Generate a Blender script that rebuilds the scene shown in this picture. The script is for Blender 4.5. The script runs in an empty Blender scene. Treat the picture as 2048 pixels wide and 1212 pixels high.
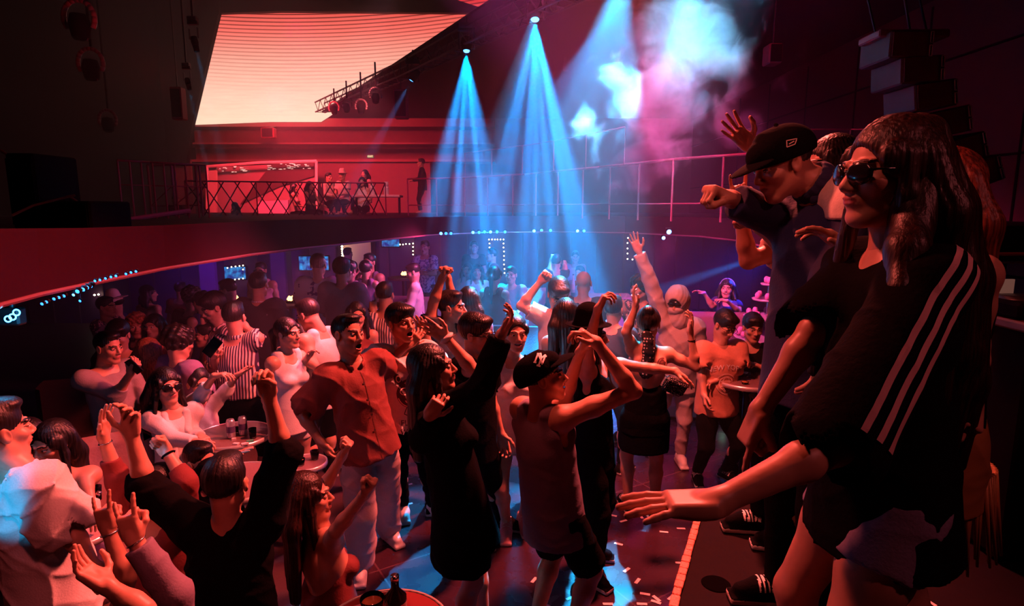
import bpy, math, random
import numpy as np
from mathutils import Vector, Matrix
from mathutils.bvhtree import BVHTree
random.seed(7)
SC = bpy.context.scene
COL = SC.collection

# ------------------------------------------------------------------ camera
CAM_H, FPX, HOR = 2.4, 1200.0, 415.0
SKY = None
PITCH = math.atan((606 - HOR) / FPX)
cam_d = bpy.data.cameras.new('camera')
cam = bpy.data.objects.new('camera', cam_d)
COL.objects.link(cam)
cam_d.sensor_width = 36.0
cam_d.lens = 36.0 * FPX / 2048
cam_d.clip_start, cam_d.clip_end = .05, 200
cam.location = (0, 0, CAM_H)
cam.rotation_euler = (math.pi / 2 - PITCH, 0, 0)
SC.camera = cam

# ------------------------------------------------------------------ world, exposure
world = bpy.data.worlds.new('world')
SC.world = world
world.use_nodes = True
world.node_tree.nodes['Background'].inputs[0].default_value = (.02, .0, .004, 1)
world.node_tree.nodes['Background'].inputs[1].default_value = .25
SC.view_settings.view_transform = 'Standard'
SC.view_settings.look = 'None'
SC.view_settings.exposure = 0.0
SC.view_settings.gamma = 1.0
SC.view_settings.use_curve_mapping = False
cy = SC.cycles
cy.use_denoising = True
cy.max_bounces = 3
cy.diffuse_bounces = 1
cy.glossy_bounces = 2
cy.transmission_bounces = 3
cy.transparent_max_bounces = 6
cy.volume_bounces = 0
cy.caustics_reflective = False
cy.caustics_refractive = False
cy.sample_clamp_indirect = 4
cy.volume_step_rate = 0.6
cy.volume_max_steps = 96

RED, PINK, CYAN, BLUE = (1, .055, .045), (1, .16, .25), (.05, .55, 1), (.03, .16, 1)

def aim(o, target):
    d = Vector(target) - o.location
    o.rotation_euler = d.to_track_quat('-Z', 'Y').to_euler()

def lamp(kind, loc, target, col, power, **kw):
    d = bpy.data.lights.new(kw.pop('name', 'stage_light'), kind)
    d.color = col[:3]
    d.energy = power
    for k, v in kw.items():
        setattr(d, k, v)
    o = bpy.data.objects.new(d.name, d)
    o.location = loc
    COL.objects.link(o)
    aim(o, target)
    return o

def spot(loc, target, col, power, ang=90, blend=1.0, r=.15, name='wash'):
    return lamp('SPOT', loc, target, col, power, spot_size=math.radians(ang), spot_blend=blend, shadow_soft_size=r, name=name)
# red key hung over the right half of the dance floor
spot((1.35, 4.6, 4.7), (-.5, 3.3, .9), (1, .125, .095), 2700, 84, .7, .16, 'red_key')
# red light on the people on the stage, from in front of them
spot((-.9, 2.9, 4.3), (1.2, 1.5, 1.6), (1, .12, .085), 370, 70, .9, .12, 'red_stage_key')
# pink light from the mezzanine edge over the seats on the left
spot((-1.5, 4.9, 1.97), (-3.4, 4.9, .3), (1, .10, .16), 110, 130, 1, .12, 'pink_wash')
spot((-.9, 8.6, 1.95), (-2.9, 8.2, .5), (.9, .12, .40), 190, 120, 1, .15, 'magenta_wash')
spot((2.2, 8.0, 1.95), (.6, 10.0, .4), (.85, .08, .30), 170, 120, 1, .15, 'magenta_wash')
spot((-5.5, 9.5, 1.95), (-4.4, 13.5, .4), (.30, .06, 1), 260, 130, 1, .15, 'violet_wash')
spot((.2, 10.4, 1.95), (.1, 13.6, .5), (.05, .16, 1), 300, 140, 1, .15, 'blue_wash')
# pale pink spot on the round table at the left
spot((-1.0, 5.6, 4.4), (-2.5, 4.5, .5), (1, .34, .38), 330, 34, .8, .08, 'table_spot')
# unseen red and pink washes added to brighten the upper floor
spot((-6.0, 15.5, 5.2), (-6.3, 21, 3.4), (1, .05, .085), 4200, 110, 1, .3, 'upper_red_wash')
spot((-3.2, 14.0, 5.3), (-3.4, 17, 2.3), (1, .22, .26), 420, 80, 1, .2, 'upper_pink_wash')
spot((-2.0, 6.0, 5.2), (-4.6, 8.5, 2.2), (1, .015, .06), 60, 110, 1, .3, 'fascia_wash')
spot((2.2, 5.5, 5.3), (3.2, 9.0, 2.2), (1, .02, .13), 150, 120, 1, .3, 'fascia_wash')

def gobo(o, seed=0, scale=9, thr=.42, soft=.25):
    """patterned gobo wheel: breaks the lamp's light into separate shafts"""
    d = o.data; d.use_nodes = True; nt = d.node_tree; em = nt.nodes['Emission']
    tc = nt.nodes.new('ShaderNodeTexCoord'); sp = nt.nodes.new('ShaderNodeSeparateXYZ'); nt.links.new(tc.outputs['Normal'], sp.inputs[0])
    cb = nt.nodes.new('ShaderNodeCombineXYZ')
    for i in (0, 1):
        q = nt.nodes.new('ShaderNodeMath'); q.operation = 'DIVIDE'; nt.links.new(sp.outputs[i], q.inputs[0]); nt.links.new(sp.outputs[2], q.inputs[1]); w_ = nt.nodes.new('ShaderNodeMath'); w_.operation = 'MULTIPLY'; w_.inputs[1].default_value = (1.0, .15)[i]; nt.links.new(q.outputs[0], w_.inputs[0]); nt.links.new(w_.outputs[0], cb.inputs[i])
    cb.inputs[2].default_value = seed * 3.7
    n = nt.nodes.new('ShaderNodeTexNoise'); n.inputs['Scale'].default_value = scale; n.inputs['Detail'].default_value = 1
    nt.links.new(cb.outputs[0], n.inputs['Vector'])
    r = nt.nodes.new('ShaderNodeMapRange'); r.inputs[1].default_value = thr; r.inputs[2].default_value = thr + soft; r.inputs[3].default_value = .12; r.inputs[4].default_value = 3.6
    nt.links.new(n.outputs['Fac'], r.inputs[0]); nt.links.new(r.outputs[0], em.inputs['Strength'])

def fixture_spot(loc, target, col, power, ang, blend=.5, r=.03, name='beam'):
    return lamp('SPOT', loc, target, col, power, spot_size=math.radians(ang), spot_blend=blend, shadow_soft_size=r, name=name)

spot((2.4, 9.5, 5.4), (.6, 9.5, 1.0), (.75, .01, .42), 900, 110, 1, .3, 'haze_magenta_wash')  # unseen wash added to tint the haze magenta
spot((-3.5, 10.0, 5.4), (-2.5, 12.0, 2.0), (.9, .01, .16), 600, 100, 1, .3, 'haze_red_wash')
spot((-.75, 3.4, 4.6), (-1.9, 2.4, .8), (1, .13, .10), 380, 50, .8, .1, 'front_left_key')
spot((1.9, .2, 3.6), (1.05, 1.35, 2.0), (1, .16, .17), 26, 70, .8, .06, 'stage_back_key')
spot((-.2, 3.3, 4.9), (1.8, 5.3, .9), (1, .13, .10), 1100, 52, .8, .14, 'red_key')  # second key, added to brighten the hooded figure and the right back
spot((-.3, .9, 4.4), (1.05, 1.9, 2.2), (1, .18, .14), 95, 24, .8, .08, 'stage_top_key')
spot((-.75, 1.1, 2.9), (-2.0, 2.4, .9), (1, .11, .11), 48, 40, .8, .08, 'left_fill')  # unseen fill added to lift the man in white


# ------------------------------------------------------------------ pixel -> world
def W(px, py, Y):
    """point of the photograph's pixel (px,py) standing Y metres in front of the camera"""
    s, c = math.sin(PITCH), math.cos(PITCH)
    x, u = px - 1024, 606 - py
    d = np.array([x, FPX * c + u * s, -FPX * s + u * c])
    return np.array([0, 0, CAM_H]) + d * (Y / d[1])
def WZ(px, py, z):
    """the same, on the horizontal plane at height z"""
    s, c = math.sin(PITCH), math.cos(PITCH)
    x, u = px - 1024, 606 - py
    d = np.array([x, FPX * c + u * s, -FPX * s + u * c])
    return np.array([0, 0, CAM_H]) + d * ((z - CAM_H) / d[2])

def nrm(v):
    v = np.asarray(v, float)
    return v / (np.linalg.norm(v) + 1e-9)

# ------------------------------------------------------------------ materials
MATS = {}
def mat(name, col, rough=.6, metal=0, emit=0, ecol=None, bump=0, bscale=80, alpha=1, trans=0, spec=.5):
    if name in MATS:
        return MATS[name]
    m = bpy.data.materials.new(name)
    m.use_nodes = True
    nt = m.node_tree
    b = nt.nodes['Principled BSDF']
    b.inputs['Base Color'].default_value = (*col, 1)
    b.inputs['Roughness'].default_value = rough
    b.inputs['Metallic'].default_value = metal
    b.inputs['Specular IOR Level'].default_value = spec
    if emit:
        b.inputs['Emission Color'].default_value = (*(ecol or col), 1)
        b.inputs['Emission Strength'].default_value = emit
    if trans:
        b.inputs['Transmission Weight'].default_value = trans
    if alpha < 1:
        b.inputs['Alpha'].default_value = alpha
    if bump:
        tc = nt.nodes.new('ShaderNodeTexCoord')
        n = nt.nodes.new('ShaderNodeTexNoise')
        n.inputs['Scale'].default_value = bscale
        n.inputs['Detail'].default_value = 3
        nt.links.new(tc.outputs['Object'], n.inputs['Vector'])
        bp = nt.nodes.new('ShaderNodeBump')
        bp.inputs['Strength'].default_value = bump
        bp.inputs['Distance'].default_value = .01
        nt.links.new(n.outputs['Fac'], bp.inputs['Height'])
        nt.links.new(bp.outputs['Normal'], b.inputs['Normal'])
        cr = nt.nodes.new('ShaderNodeMixRGB')
        cr.blend_type = 'MULTIPLY'
        cr.inputs[0].default_value = .25
        cr.inputs[1].default_value = (*col, 1)
        nt.links.new(n.outputs['Fac'], cr.inputs[2])
        nt.links.new(cr.outputs[0], b.inputs['Base Color'])
    MATS[name] = m
    return m

def pattern_mat(name, c1, c2, kind='stripes', scale=40, thr=.5, axis=0, rough=.7):
    """procedural cloth pattern in the object's own coordinates"""
    if name in MATS:
        return MATS[name]
    m = mat(name, c1, rough)
    nt = m.node_tree
    b = nt.nodes['Principled BSDF']
    tc = nt.nodes.new('ShaderNodeTexCoord')
    if kind == 'stripes':
        sp = nt.nodes.new('ShaderNodeSeparateXYZ')
        nt.links.new(tc.outputs['Object'], sp.inputs[0])
        mu = nt.nodes.new('ShaderNodeMath'); mu.operation = 'MULTIPLY'
        mu.inputs[1].default_value = scale
        nt.links.new(sp.outputs[axis], mu.inputs[0])
        fr = nt.nodes.new('ShaderNodeMath'); fr.operation = 'FRACT'
        nt.links.new(mu.outputs[0], fr.inputs[0])
        src = fr.outputs[0]
    elif kind == 'blotch':
        n = nt.nodes.new('ShaderNodeTexNoise')
        n.inputs['Scale'].default_value = scale
        nt.links.new(tc.outputs['Object'], n.inputs['Vector'])
        src = n.outputs['Fac']
    else:
        n = nt.nodes.new('ShaderNodeTexVoronoi')
        n.inputs['Scale'].default_value = scale
        n.inputs['Randomness'].default_value = .35 if kind == 'dots' else 1
        nt.links.new(tc.outputs['Object'], n.inputs['Vector'])
        src = n.outputs['Distance']
    gt = nt.nodes.new('ShaderNodeMath'); gt.operation = 'GREATER_THAN'
    gt.inputs[1].default_value = thr
    nt.links.new(src, gt.inputs[0])
    mx = nt.nodes.new('ShaderNodeMixRGB')
    mx.inputs[1].default_value = (*c1, 1)
    mx.inputs[2].default_value = (*c2, 1)
    nt.links.new(gt.outputs[0], mx.inputs[0])
    nt.links.new(mx.outputs[0], b.inputs['Base Color'])
    return m

SKIN = mat('skin', (.64, .33, .23), .42, bump=.05, bscale=30)
SKIN2 = mat('skin_tan', (.50, .24, .16), .42, bump=.05, bscale=30)
LIPS = mat('lips', (.42, .12, .11), .35)
def hairmat(name, c):
    m = mat(name, c, .42, spec=.4); nt = m.node_tree; b = nt.nodes['Principled BSDF']
    tc = nt.nodes.new('ShaderNodeTexCoord'); mp = nt.nodes.new('ShaderNodeMapping'); mp.inputs['Scale'].default_value = (150, 150, 5)
    n = nt.nodes.new('ShaderNodeTexNoise'); n.inputs['Scale'].default_value = 1; n.inputs['Detail'].default_value = 3
    nt.links.new(tc.outputs['Object'], mp.inputs[0]); nt.links.new(mp.outputs[0], n.inputs['Vector'])
    r = nt.nodes.new('ShaderNodeMapRange'); r.inputs[1].default_value = .35; r.inputs[2].default_value = .7; r.inputs[3].default_value = .25; r.inputs[4].default_value = 1.5
    nt.links.new(n.outputs['Fac'], r.inputs[0])
    mx = nt.nodes.new('ShaderNodeMixRGB'); mx.blend_type = 'MULTIPLY'; mx.inputs[0].default_value = 1; mx.inputs[1].default_value = (*c, 1)
    nt.links.new(r.outputs[0], mx.inputs[2]); nt.links.new(mx.outputs[0], b.inputs['Base Color'])
    bp = nt.nodes.new('ShaderNodeBump'); bp.inputs['Strength'].default_value = .5; bp.inputs['Distance'].default_value = .004
    nt.links.new(n.outputs['Fac'], bp.inputs['Height']); nt.links.new(bp.outputs['Normal'], b.inputs['Normal'])
    return m
INK = hairmat('hair_black', (.012, .008, .008))
HAIRB = hairmat('hair_brown', (.026, .007, .005))
EYEW = mat('eye_white', (.85, .8, .78), .25)
DARK = mat('pupil', (.01, .006, .005), .15)
TEETH = mat('teeth', (.85, .8, .72), .3)
BLACKC = mat('black_cloth', (.007, .006, .007), .95, bump=.2, spec=.04)
GLASSK = mat('black_plastic', (.01, .01, .012), .12)
METAL = mat('metal', (.6, .6, .62), .25, 1)
GLASS = mat('drinking_glass', (.95, .95, .95), .03, trans=1)

# ------------------------------------------------------------------ object helpers
def tag(o, label=None, cat=None, group=None, kind=None):
    if label: o['label'] = label
    if cat: o['category'] = cat
    if group: o['group'] = group
    if kind: o['kind'] = kind
    return o

def empty(name, loc, rz=0, label=None, cat=None, group=None):
    o = bpy.data.objects.new(name, None)
    o.empty_display_size = .05
    o.location = loc
    o.rotation_euler = (0, 0, rz)
    COL.objects.link(o)
    return tag(o, label, cat, group)

def raw_mesh(name, V, F, mats, fm=None, smooth=True):
    me = bpy.data.meshes.new(name)
    V = np.asarray(V, np.float32)
    F = np.asarray(F, np.int32)
    n = F.shape[1]
    me.vertices.add(len(V)); me.vertices.foreach_set('co', V.ravel())
    me.loops.add(F.size); me.loops.foreach_set('vertex_index', F.ravel())
    me.polygons.add(len(F))
    me.polygons.foreach_set('loop_start', np.arange(0, F.size, n, dtype=np.int32))
    me.polygons.foreach_set('loop_total', np.full(len(F), n, np.int32))
    if fm is not None:
        me.polygons.foreach_set('material_index', np.asarray(fm, np.int32))
    me.polygons.foreach_set('use_smooth', np.full(len(F), smooth, bool))
    for m in mats:
        me.materials.append(m)
    me.update(calc_edges=True)
    return me

def place(name, me, parent=None, loc=None):
    o = bpy.data.objects.new(name, me)
    COL.objects.link(o)
    if parent is not None:
        o.parent = parent
    if loc is not None:
        o.location = loc
    return o

class MB:
    """collects simple solid shapes into one mesh"""
    def __init__(s):
        s.v, s.f, s.mi, s.m = [], [], [], 0
    def add(s, vs, fs):
        b = len(s.v)
        s.v += [tuple(map(float, v)) for v in vs]
        s.f += [tuple(b + i for i in f) for f in fs]
        s.mi += [s.m] * len(fs)
        return s
    def box(s, c, size, R=None, bev=0):
        c = np.array(c, float); h = np.array(size, float) / 2
        R = np.eye(3) if R is None else np.array(R, float)
        if bev:
            b = min(bev, h.min() * .9)
            vs, idx = [], {}
            for sx in (-1, 1):
                for sy in (-1, 1):
                    for sz in (-1, 1):
                        S = np.array([sx, sy, sz])
                        for a in range(3):
                            p = S * (h - b); p[a] = S[a] * h[a]
                            idx[(sx, sy, sz, a)] = len(vs)
                            vs.append(c + R @ p)
            fs = []
            for a in range(3):
                u, w = [i for i in range(3) if i != a]
                for sa in (-1, 1):
                    q = []
                    for su, sw in ((-1, -1), (1, -1), (1, 1), (-1, 1)):
                        k = [0, 0, 0]; k[a] = sa; k[u] = su; k[w] = sw
                        q.append(idx[(*k, a)])
                    fs.append(q)
                    for su in (-1, 1):
                        if u > a or True:
                            q = []
                            for (aa, sw) in ((a, -1), (a, 1), (u, 1), (u, -1)):
                                k = [0, 0, 0]; k[a] = sa; k[u] = su; k[w] = sw
                                q.append(idx[(*k, aa)])
                            if a < u: fs.append(q)
                    for sw in (-1, 1):
                        q = []
                        for (aa, su) in ((a, -1), (a, 1), (w, 1), (w, -1)):
                            k = [0, 0, 0]; k[a] = sa; k[u] = su; k[w] = sw
                            q.append(idx[(*k, aa)])
                        if a < w: fs.append(q)
            for sx in (-1, 1):
                for sy in (-1, 1):
                    for sz in (-1, 1):
                        fs.append([idx[(sx, sy, sz, a)] for a in range(3)])
            return s.add(vs, fs)
        vs = [c + R @ (h * np.array([x, y, z])) for x in (-1, 1) for y in (-1, 1) for z in (-1, 1)]
        return s.add(vs, [(0, 1, 3, 2), (4, 6, 7, 5), (0, 4, 5, 1), (2, 3, 7, 6), (0, 2, 6, 4), (1, 5, 7, 3)])
    def tube(s, a, b, ra, rb=None, n=12, caps=True):
        a, b = np.array(a, float), np.array(b, float)
        rb = ra if rb is None else rb
        d = nrm(b - a)
        u = nrm(np.cross(d, [0, 0, 1] if abs(d[2]) < .9 else [1, 0, 0])); w = np.cross(d, u)
        vs = []
        for p, r in ((a, ra), (b, rb)):
            for i in range(n):
                t = 2 * math.pi * i / n
                vs.append(p + (u * math.cos(t) + w * math.sin(t)) * r)
        fs = [(i, (i + 1) % n, n + (i + 1) % n, n + i) for i in range(n)]
        if caps:
            fs += [tuple(reversed(range(n))), tuple(range(n, 2 * n))]
        return s.add(vs, fs)
    def path(s, pts, r, n=8):
        for a, b in zip(pts[:-1], pts[1:]):
            s.tube(a, b, r, r, n)
        return s
    def lathe(s, c, prof, n=24, axis=None):
        """profile of (radius, height) about the vertical through c"""
        c = np.array(c, float)
        ax = np.array([0, 0, 1.]) if axis is None else nrm(axis)
        u = nrm(np.cross(ax, [0, 1, 0] if abs(ax[1]) < .9 else [1, 0, 0])); w = np.cross(ax, u)
        vs = []
        for r, z in prof:
            for i in range(n):
                t = 2 * math.pi * i / n
                vs.append(c + ax * z + (u * math.cos(t) + w * math.sin(t)) * max(r, 1e-4))
        fs = []
        for k in range(len(prof) - 1):
            for i in range(n):
                j = (i + 1) % n
                fs.append((k * n + i, k * n + j, (k + 1) * n + j, (k + 1) * n + i))
        return s.add(vs, fs)
    def prism(s, pts, d):
        """polygon (3-D points) thickened by vector d"""
        p = [np.array(q, float) for q in pts]; d = np.array(d, float); n = len(p)
        return s.add(p + [q + d for q in p], [tuple(range(n)), tuple(reversed(range(n, 2 * n)))] +
                     [(i, i + n, (i + 1) % n + n, (i + 1) % n) for i in range(n)])
    def build(s, name, mats, parent=None, smooth=False, loc=None):
        if not isinstance(mats, (list, tuple)): mats = [mats]
        me = bpy.data.meshes.new(name)
        L = np.array(loc if loc is not None else (0, 0, 0), float)
        if parent is not None and loc is None:
            M = parent.matrix_basis.copy(); q_ = parent.parent
            while q_ is not None:
                M = q_.matrix_basis @ M; q_ = q_.parent
            M = M.inverted()
            vs = [M @ Vector(v) for v in s.v]
        else:
            vs = [Vector(v) - Vector(L) for v in s.v]
        me.from_pydata(vs, [], s.f)
        for m in mats: me.materials.append(m)
        for i, p in enumerate(me.polygons):
            p.material_index = s.mi[i]
            p.use_smooth = smooth
        me.update()
        return place(name, me, parent, loc)

# ------------------------------------------------------------------ implicit surfaces
class Field:
    def __init__(s): s.p = []
    def cap(s, a, b, ra, rb=None, k=.02, flat=None, op='+'):
        s.p.append((op, 0, (np.asarray(a, float), np.asarray(b, float), ra, ra if rb is None else rb, flat), k)); return s
    def ell(s, c, r, R=None, k=.02, op='+'):
        s.p.append((op, 1, (np.asarray(c, float), np.asarray(r, float), np.eye(3) if R is None else R), k)); return s
    def box(s, c, h, R=None, rad=.005, k=.01, op='+'):
        s.p.append((op, 2, (np.asarray(c, float), np.asarray(h, float), np.eye(3) if R is None else R, rad), k)); return s
    def cut(s, c, n):
        s.p.append(('&', 3, (np.asarray(c, float), nrm(n)), 0)); return s
    def chain(s, pts, rs, k=.02, flat=None):
        for i in range(len(pts) - 1):
            s.cap(pts[i], pts[i + 1], rs[i], rs[i + 1], k, flat)
        return s

def bbox(q):
    t, a = q[1], q[2]
    if t == 0:
        r = max(a[2], a[3])
        if a[4] is not None: r *= max(1, a[4][1])
        return np.minimum(a[0], a[1]) - r, np.maximum(a[0], a[1]) + r
    if t == 1:
        e = np.sqrt(((a[2] * a[1][None, :]) ** 2).sum(1)); return a[0] - e, a[0] + e
    if t == 2:
        e = (np.abs(a[2]) * (a[1] + a[3])[None, :]).sum(1); return a[0] - e, a[0] + e
    return None

def dist(q, X, Y, Z):
    t, a = q[1], q[2]
    if t == 0:
        A, B, ra, rb, flat = a
        px, py, pz = X - A[0], Y - A[1], Z - A[2]
        d = B - A
        L = float(d @ d) + 1e-9
        h = np.clip((px * d[0] + py * d[1] + pz * d[2]) / L, 0, 1)
        qx, qy, qz = px - h * d[0], py - h * d[1], pz - h * d[2]
        r = ra + h * (rb - ra)
        if flat is not None:
            n, f = flat
            c = qx * n[0] + qy * n[1] + qz * n[2]
            l2 = qx * qx + qy * qy + qz * qz - c * c
            k0 = np.sqrt(np.maximum(l2, 0) + (c / f) ** 2)
            k1 = np.sqrt(np.maximum(l2, 0) + (c / (f * f)) ** 2) + 1e-6
            return (k0 - r) * k0 / k1
        return np.sqrt(qx * qx + qy * qy + qz * qz) - r
    c = a[0]
    px, py, pz = X - c[0], Y - c[1], Z - c[2]
    if t == 3:
        n = a[1]
        return px * n[0] + py * n[1] + pz * n[2]
    R = a[2]
    u = px * R[0, 0] + py * R[1, 0] + pz * R[2, 0]
    v = px * R[0, 1] + py * R[1, 1] + pz * R[2, 1]
    w = px * R[0, 2] + py * R[1, 2] + pz * R[2, 2]
    r = a[1]
    if t == 1:
        u, v, w = u / r[0], v / r[1], w / r[2]
        k0 = np.sqrt(u * u + v * v + w * w)
        k1 = np.sqrt((u / r[0]) ** 2 + (v / r[1]) ** 2 + (w / r[2]) ** 2) + 1e-6
        return k0 * (k0 - 1) / k1
    qx, qy, qz = np.abs(u) - r[0], np.abs(v) - r[1], np.abs(w) - r[2]
    return np.sqrt(np.maximum(qx, 0) ** 2 + np.maximum(qy, 0) ** 2 + np.maximum(qz, 0) ** 2) + \
        np.minimum(np.maximum(qx, np.maximum(qy, qz)), 0) - a[3]

def polygonise(fld, h, noise=None, maxn=9e6):
    lo, hi = np.full(3, 1e9), np.full(3, -1e9)
    for q in fld.p:
        if q[0] == '+':
            a, b = bbox(q); lo = np.minimum(lo, a); hi = np.maximum(hi, b)
    lo -= 3 * h; hi += 3 * h
    while np.prod((hi - lo) / h) > maxn: h *= 1.1
    n = np.ceil((hi - lo) / h).astype(int) + 1
    ax = [np.float32(lo[i]) + np.arange(n[i], dtype=np.float32) * np.float32(h) for i in range(3)]
    BIG = .08
    D = np.full(n, BIG, np.float32)
    for q in fld.p:
        bb = bbox(q)
        if bb is None:
            sl = (slice(None),) * 3
        else:
            m = q[3] + 3 * h
            i0 = np.clip(np.floor((bb[0] - m - lo) / h).astype(int), 0, n)
            i1 = np.clip(np.ceil((bb[1] + m - lo) / h).astype(int) + 1, 0, n)
            if np.any(i1 <= i0): continue
            sl = tuple(slice(i0[i], i1[i]) for i in range(3))
        X = ax[0][sl[0]][:, None, None]; Y = ax[1][sl[1]][None, :, None]; Z = ax[2][sl[2]][None, None, :]
        d = dist(q, X, Y, Z).astype(np.float32)
        v = D[sl]; k = q[3]
        if q[0] == '+':
            if k > 0:
                t = np.maximum(k - np.abs(v - d), 0) / k
                D[sl] = np.minimum(v, d) - t * t * (k * .25)
            else: D[sl] = np.minimum(v, d)
        elif q[0] == '-':
            d = -d
            if k > 0:
                t = np.maximum(k - np.abs(v - d), 0) / k
                D[sl] = np.maximum(v, d) + t * t * (k * .25)
            else: D[sl] = np.maximum(v, d)
        else:
            D[sl] = np.maximum(v, d)
    if noise is not None:
        ii = np.nonzero(np.abs(D) < 3 * h + .01)
        P = np.stack([ax[i][ii[i]] for i in range(3)], 1)
        D[ii] += noise(P).astype(np.float32)
    neg = D < 0
    c = np.zeros(n - 1, np.uint8)
    for i in (0, 1):
        for j in (0, 1):
            for k in (0, 1):
                c += neg[i:n[0] - 1 + i, j:n[1] - 1 + j, k:n[2] - 1 + k]
    act = np.nonzero((c > 0) & (c < 8))
    na = len(act[0])
    if na == 0: return np.zeros((0, 3)), np.zeros((0, 4), int)
    idx = np.full(n - 1, -1, np.int32); idx[act] = np.arange(na)
    S = np.zeros((na, 3), np.float32); cnt = np.zeros(na, np.float32)
    I = np.stack(act, 1)
    for a in range(3):
        o1, o2 = [i for i in range(3) if i != a]
        for u in (0, 1):
            for w in (0, 1):
                p = I.copy(); p[:, o1] += u; p[:, o2] += w
                q2 = p.copy(); q2[:, a] += 1
                va = D[p[:, 0], p[:, 1], p[:, 2]]; vb = D[q2[:, 0], q2[:, 1], q2[:, 2]]
                m = (va < 0) != (vb < 0)
                t = np.where(m, va / np.where(m, va - vb, 1), 0)
                pt = (p - I).astype(np.float32); pt[:, a] += t
                S += pt * m[:, None]; cnt += m
    V = (I + S / cnt[:, None]) * h + lo
    Q = []
    for a in range(3):
        o1, o2 = [(1, 2), (2, 0), (0, 1)][a]
        s0 = [slice(None)] * 3; s1 = [slice(None)] * 3
        s0[a] = slice(0, n[a] - 1); s1[a] = slice(1, n[a])
        A, B = neg[tuple(s0)], neg[tuple(s1)]
        e = np.stack(np.nonzero(A != B), 1)
        e = e[(e[:, o1] > 0) & (e[:, o2] > 0) & (e[:, o1] < n[o1] - 1) & (e[:, o2] < n[o2] - 1)]
        f = A[e[:, 0], e[:, 1], e[:, 2]]
        def cell(d1, d2):
            t = e.copy(); t[:, o1] -= d1; t[:, o2] -= d2
            return idx[t[:, 0], t[:, 1], t[:, 2]]
        q4 = np.stack([cell(0, 0), cell(1, 0), cell(1, 1), cell(0, 1)], 1)
        q4[~f] = q4[~f][:, ::-1]
        Q.append(q4)
    Q = np.concatenate(Q)
    Q = Q[(Q >= 0).all(1)]
    return V, Q

def wrinkle(seed, amp=.003, freq=28, dirn=None):
    rs = np.random.RandomState(seed)
    ks = rs.normal(size=(5, 3)); ks /= np.linalg.norm(ks, axis=1)[:, None]
    fr = freq * rs.uniform(.5, 1.8, 5); ph = rs.uniform(0, 6.28, 5)
    def f(P):
        q = P + .02 * np.sin(P[:, [1, 2, 0]] * 17 + ph[0])
        s = np.zeros(len(P))
        for i in range(5):
            s += np.abs(np.sin(q @ ks[i] * fr[i] + ph[i])) - .6
        return -s * amp / 1.6
    return f

def folds(seed, amp, U, c):
    """soft hanging folds of cloth: narrow ridges that run roughly down and across"""
    rs = np.random.RandomState(seed * 3 + 1)
    U = nrm(U); e1 = nrm(np.cross(U, [.3, 1, .2])); e2 = np.cross(U, e1)
    D = []
    for i in range(6):
        t = rs.uniform(0, 6.28)
        side = e1 * math.cos(t) + e2 * math.sin(t)
        D.append((nrm(side * rs.uniform(.5, 1) + U * rs.uniform(-.9, .9)), rs.uniform(11, 26), rs.uniform(0, 6.28), rs.uniform(.5, 1)))
    D.append((U, rs.uniform(16, 24), rs.uniform(0, 6), .5))
    def f(P):
        q = P - c
        q = q + .03 * np.sin(q[:, [2, 0, 1]] * 9 + seed) + .01 * np.sin(q[:, [1, 2, 0]] * 31)
        s = np.zeros(len(P))
        m = .5 + .5 * np.sin(q @ D[0][0] * 7 + seed)
        for i, (d, fr, ph, w) in enumerate(D):
            r = 1 - np.abs(np.sin(q @ d * fr + ph))
            s += w * r ** 3 * (m if i % 2 else 1 - m)
        return -(s - .55) * amp
    return f

# ------------------------------------------------------------------ people
def rotv(v, ax, ang):
    ax = nrm(ax); c, s = math.cos(ang), math.sin(ang)
    return v * c + np.cross(ax, v) * s + ax * (ax @ v) * (1 - c)

POSES = {  # per finger index..pinky curl (deg per joint), spread (deg), thumb ('out' | 'in' | 'up')
    'open':  ([(4, 6, 4)] * 4, 9, 'out'),
    'flat':  ([(3, 4, 3)] * 4, 2, 'out'),
    'relax': ([(22, 28, 18), (28, 32, 20), (32, 36, 22), (36, 38, 24)], 3, 'out'),
    'soft':  ([(8, 14, 10), (14, 22, 12), (18, 26, 16), (24, 30, 18)], 5, 'out'),
    'grip':  ([(48, 52, 30), (54, 56, 32), (58, 58, 34), (60, 60, 34)], 1, 'in'),
    'fist':  ([(78, 95, 55), (82, 96, 55), (84, 96, 55), (86, 96, 55)], 0, 'in'),
    'point': ([(6, 8, 5), (70, 85, 45), (78, 92, 50), (82, 94, 50)], 1, 'in'),
    'peace': ([(4, 6, 5), (4, 6, 5), (80, 92, 50), (82, 94, 50)], 9, 'in'),
    'horns': ([(4, 8, 6), (78, 92, 50), (80, 92, 50), (6, 10, 6)], 5, 'in'),
    'claw':  ([(30, 50, 25), (40, 55, 30), (52, 60, 30), (60, 60, 30)], 4, 'out'),
}

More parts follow.
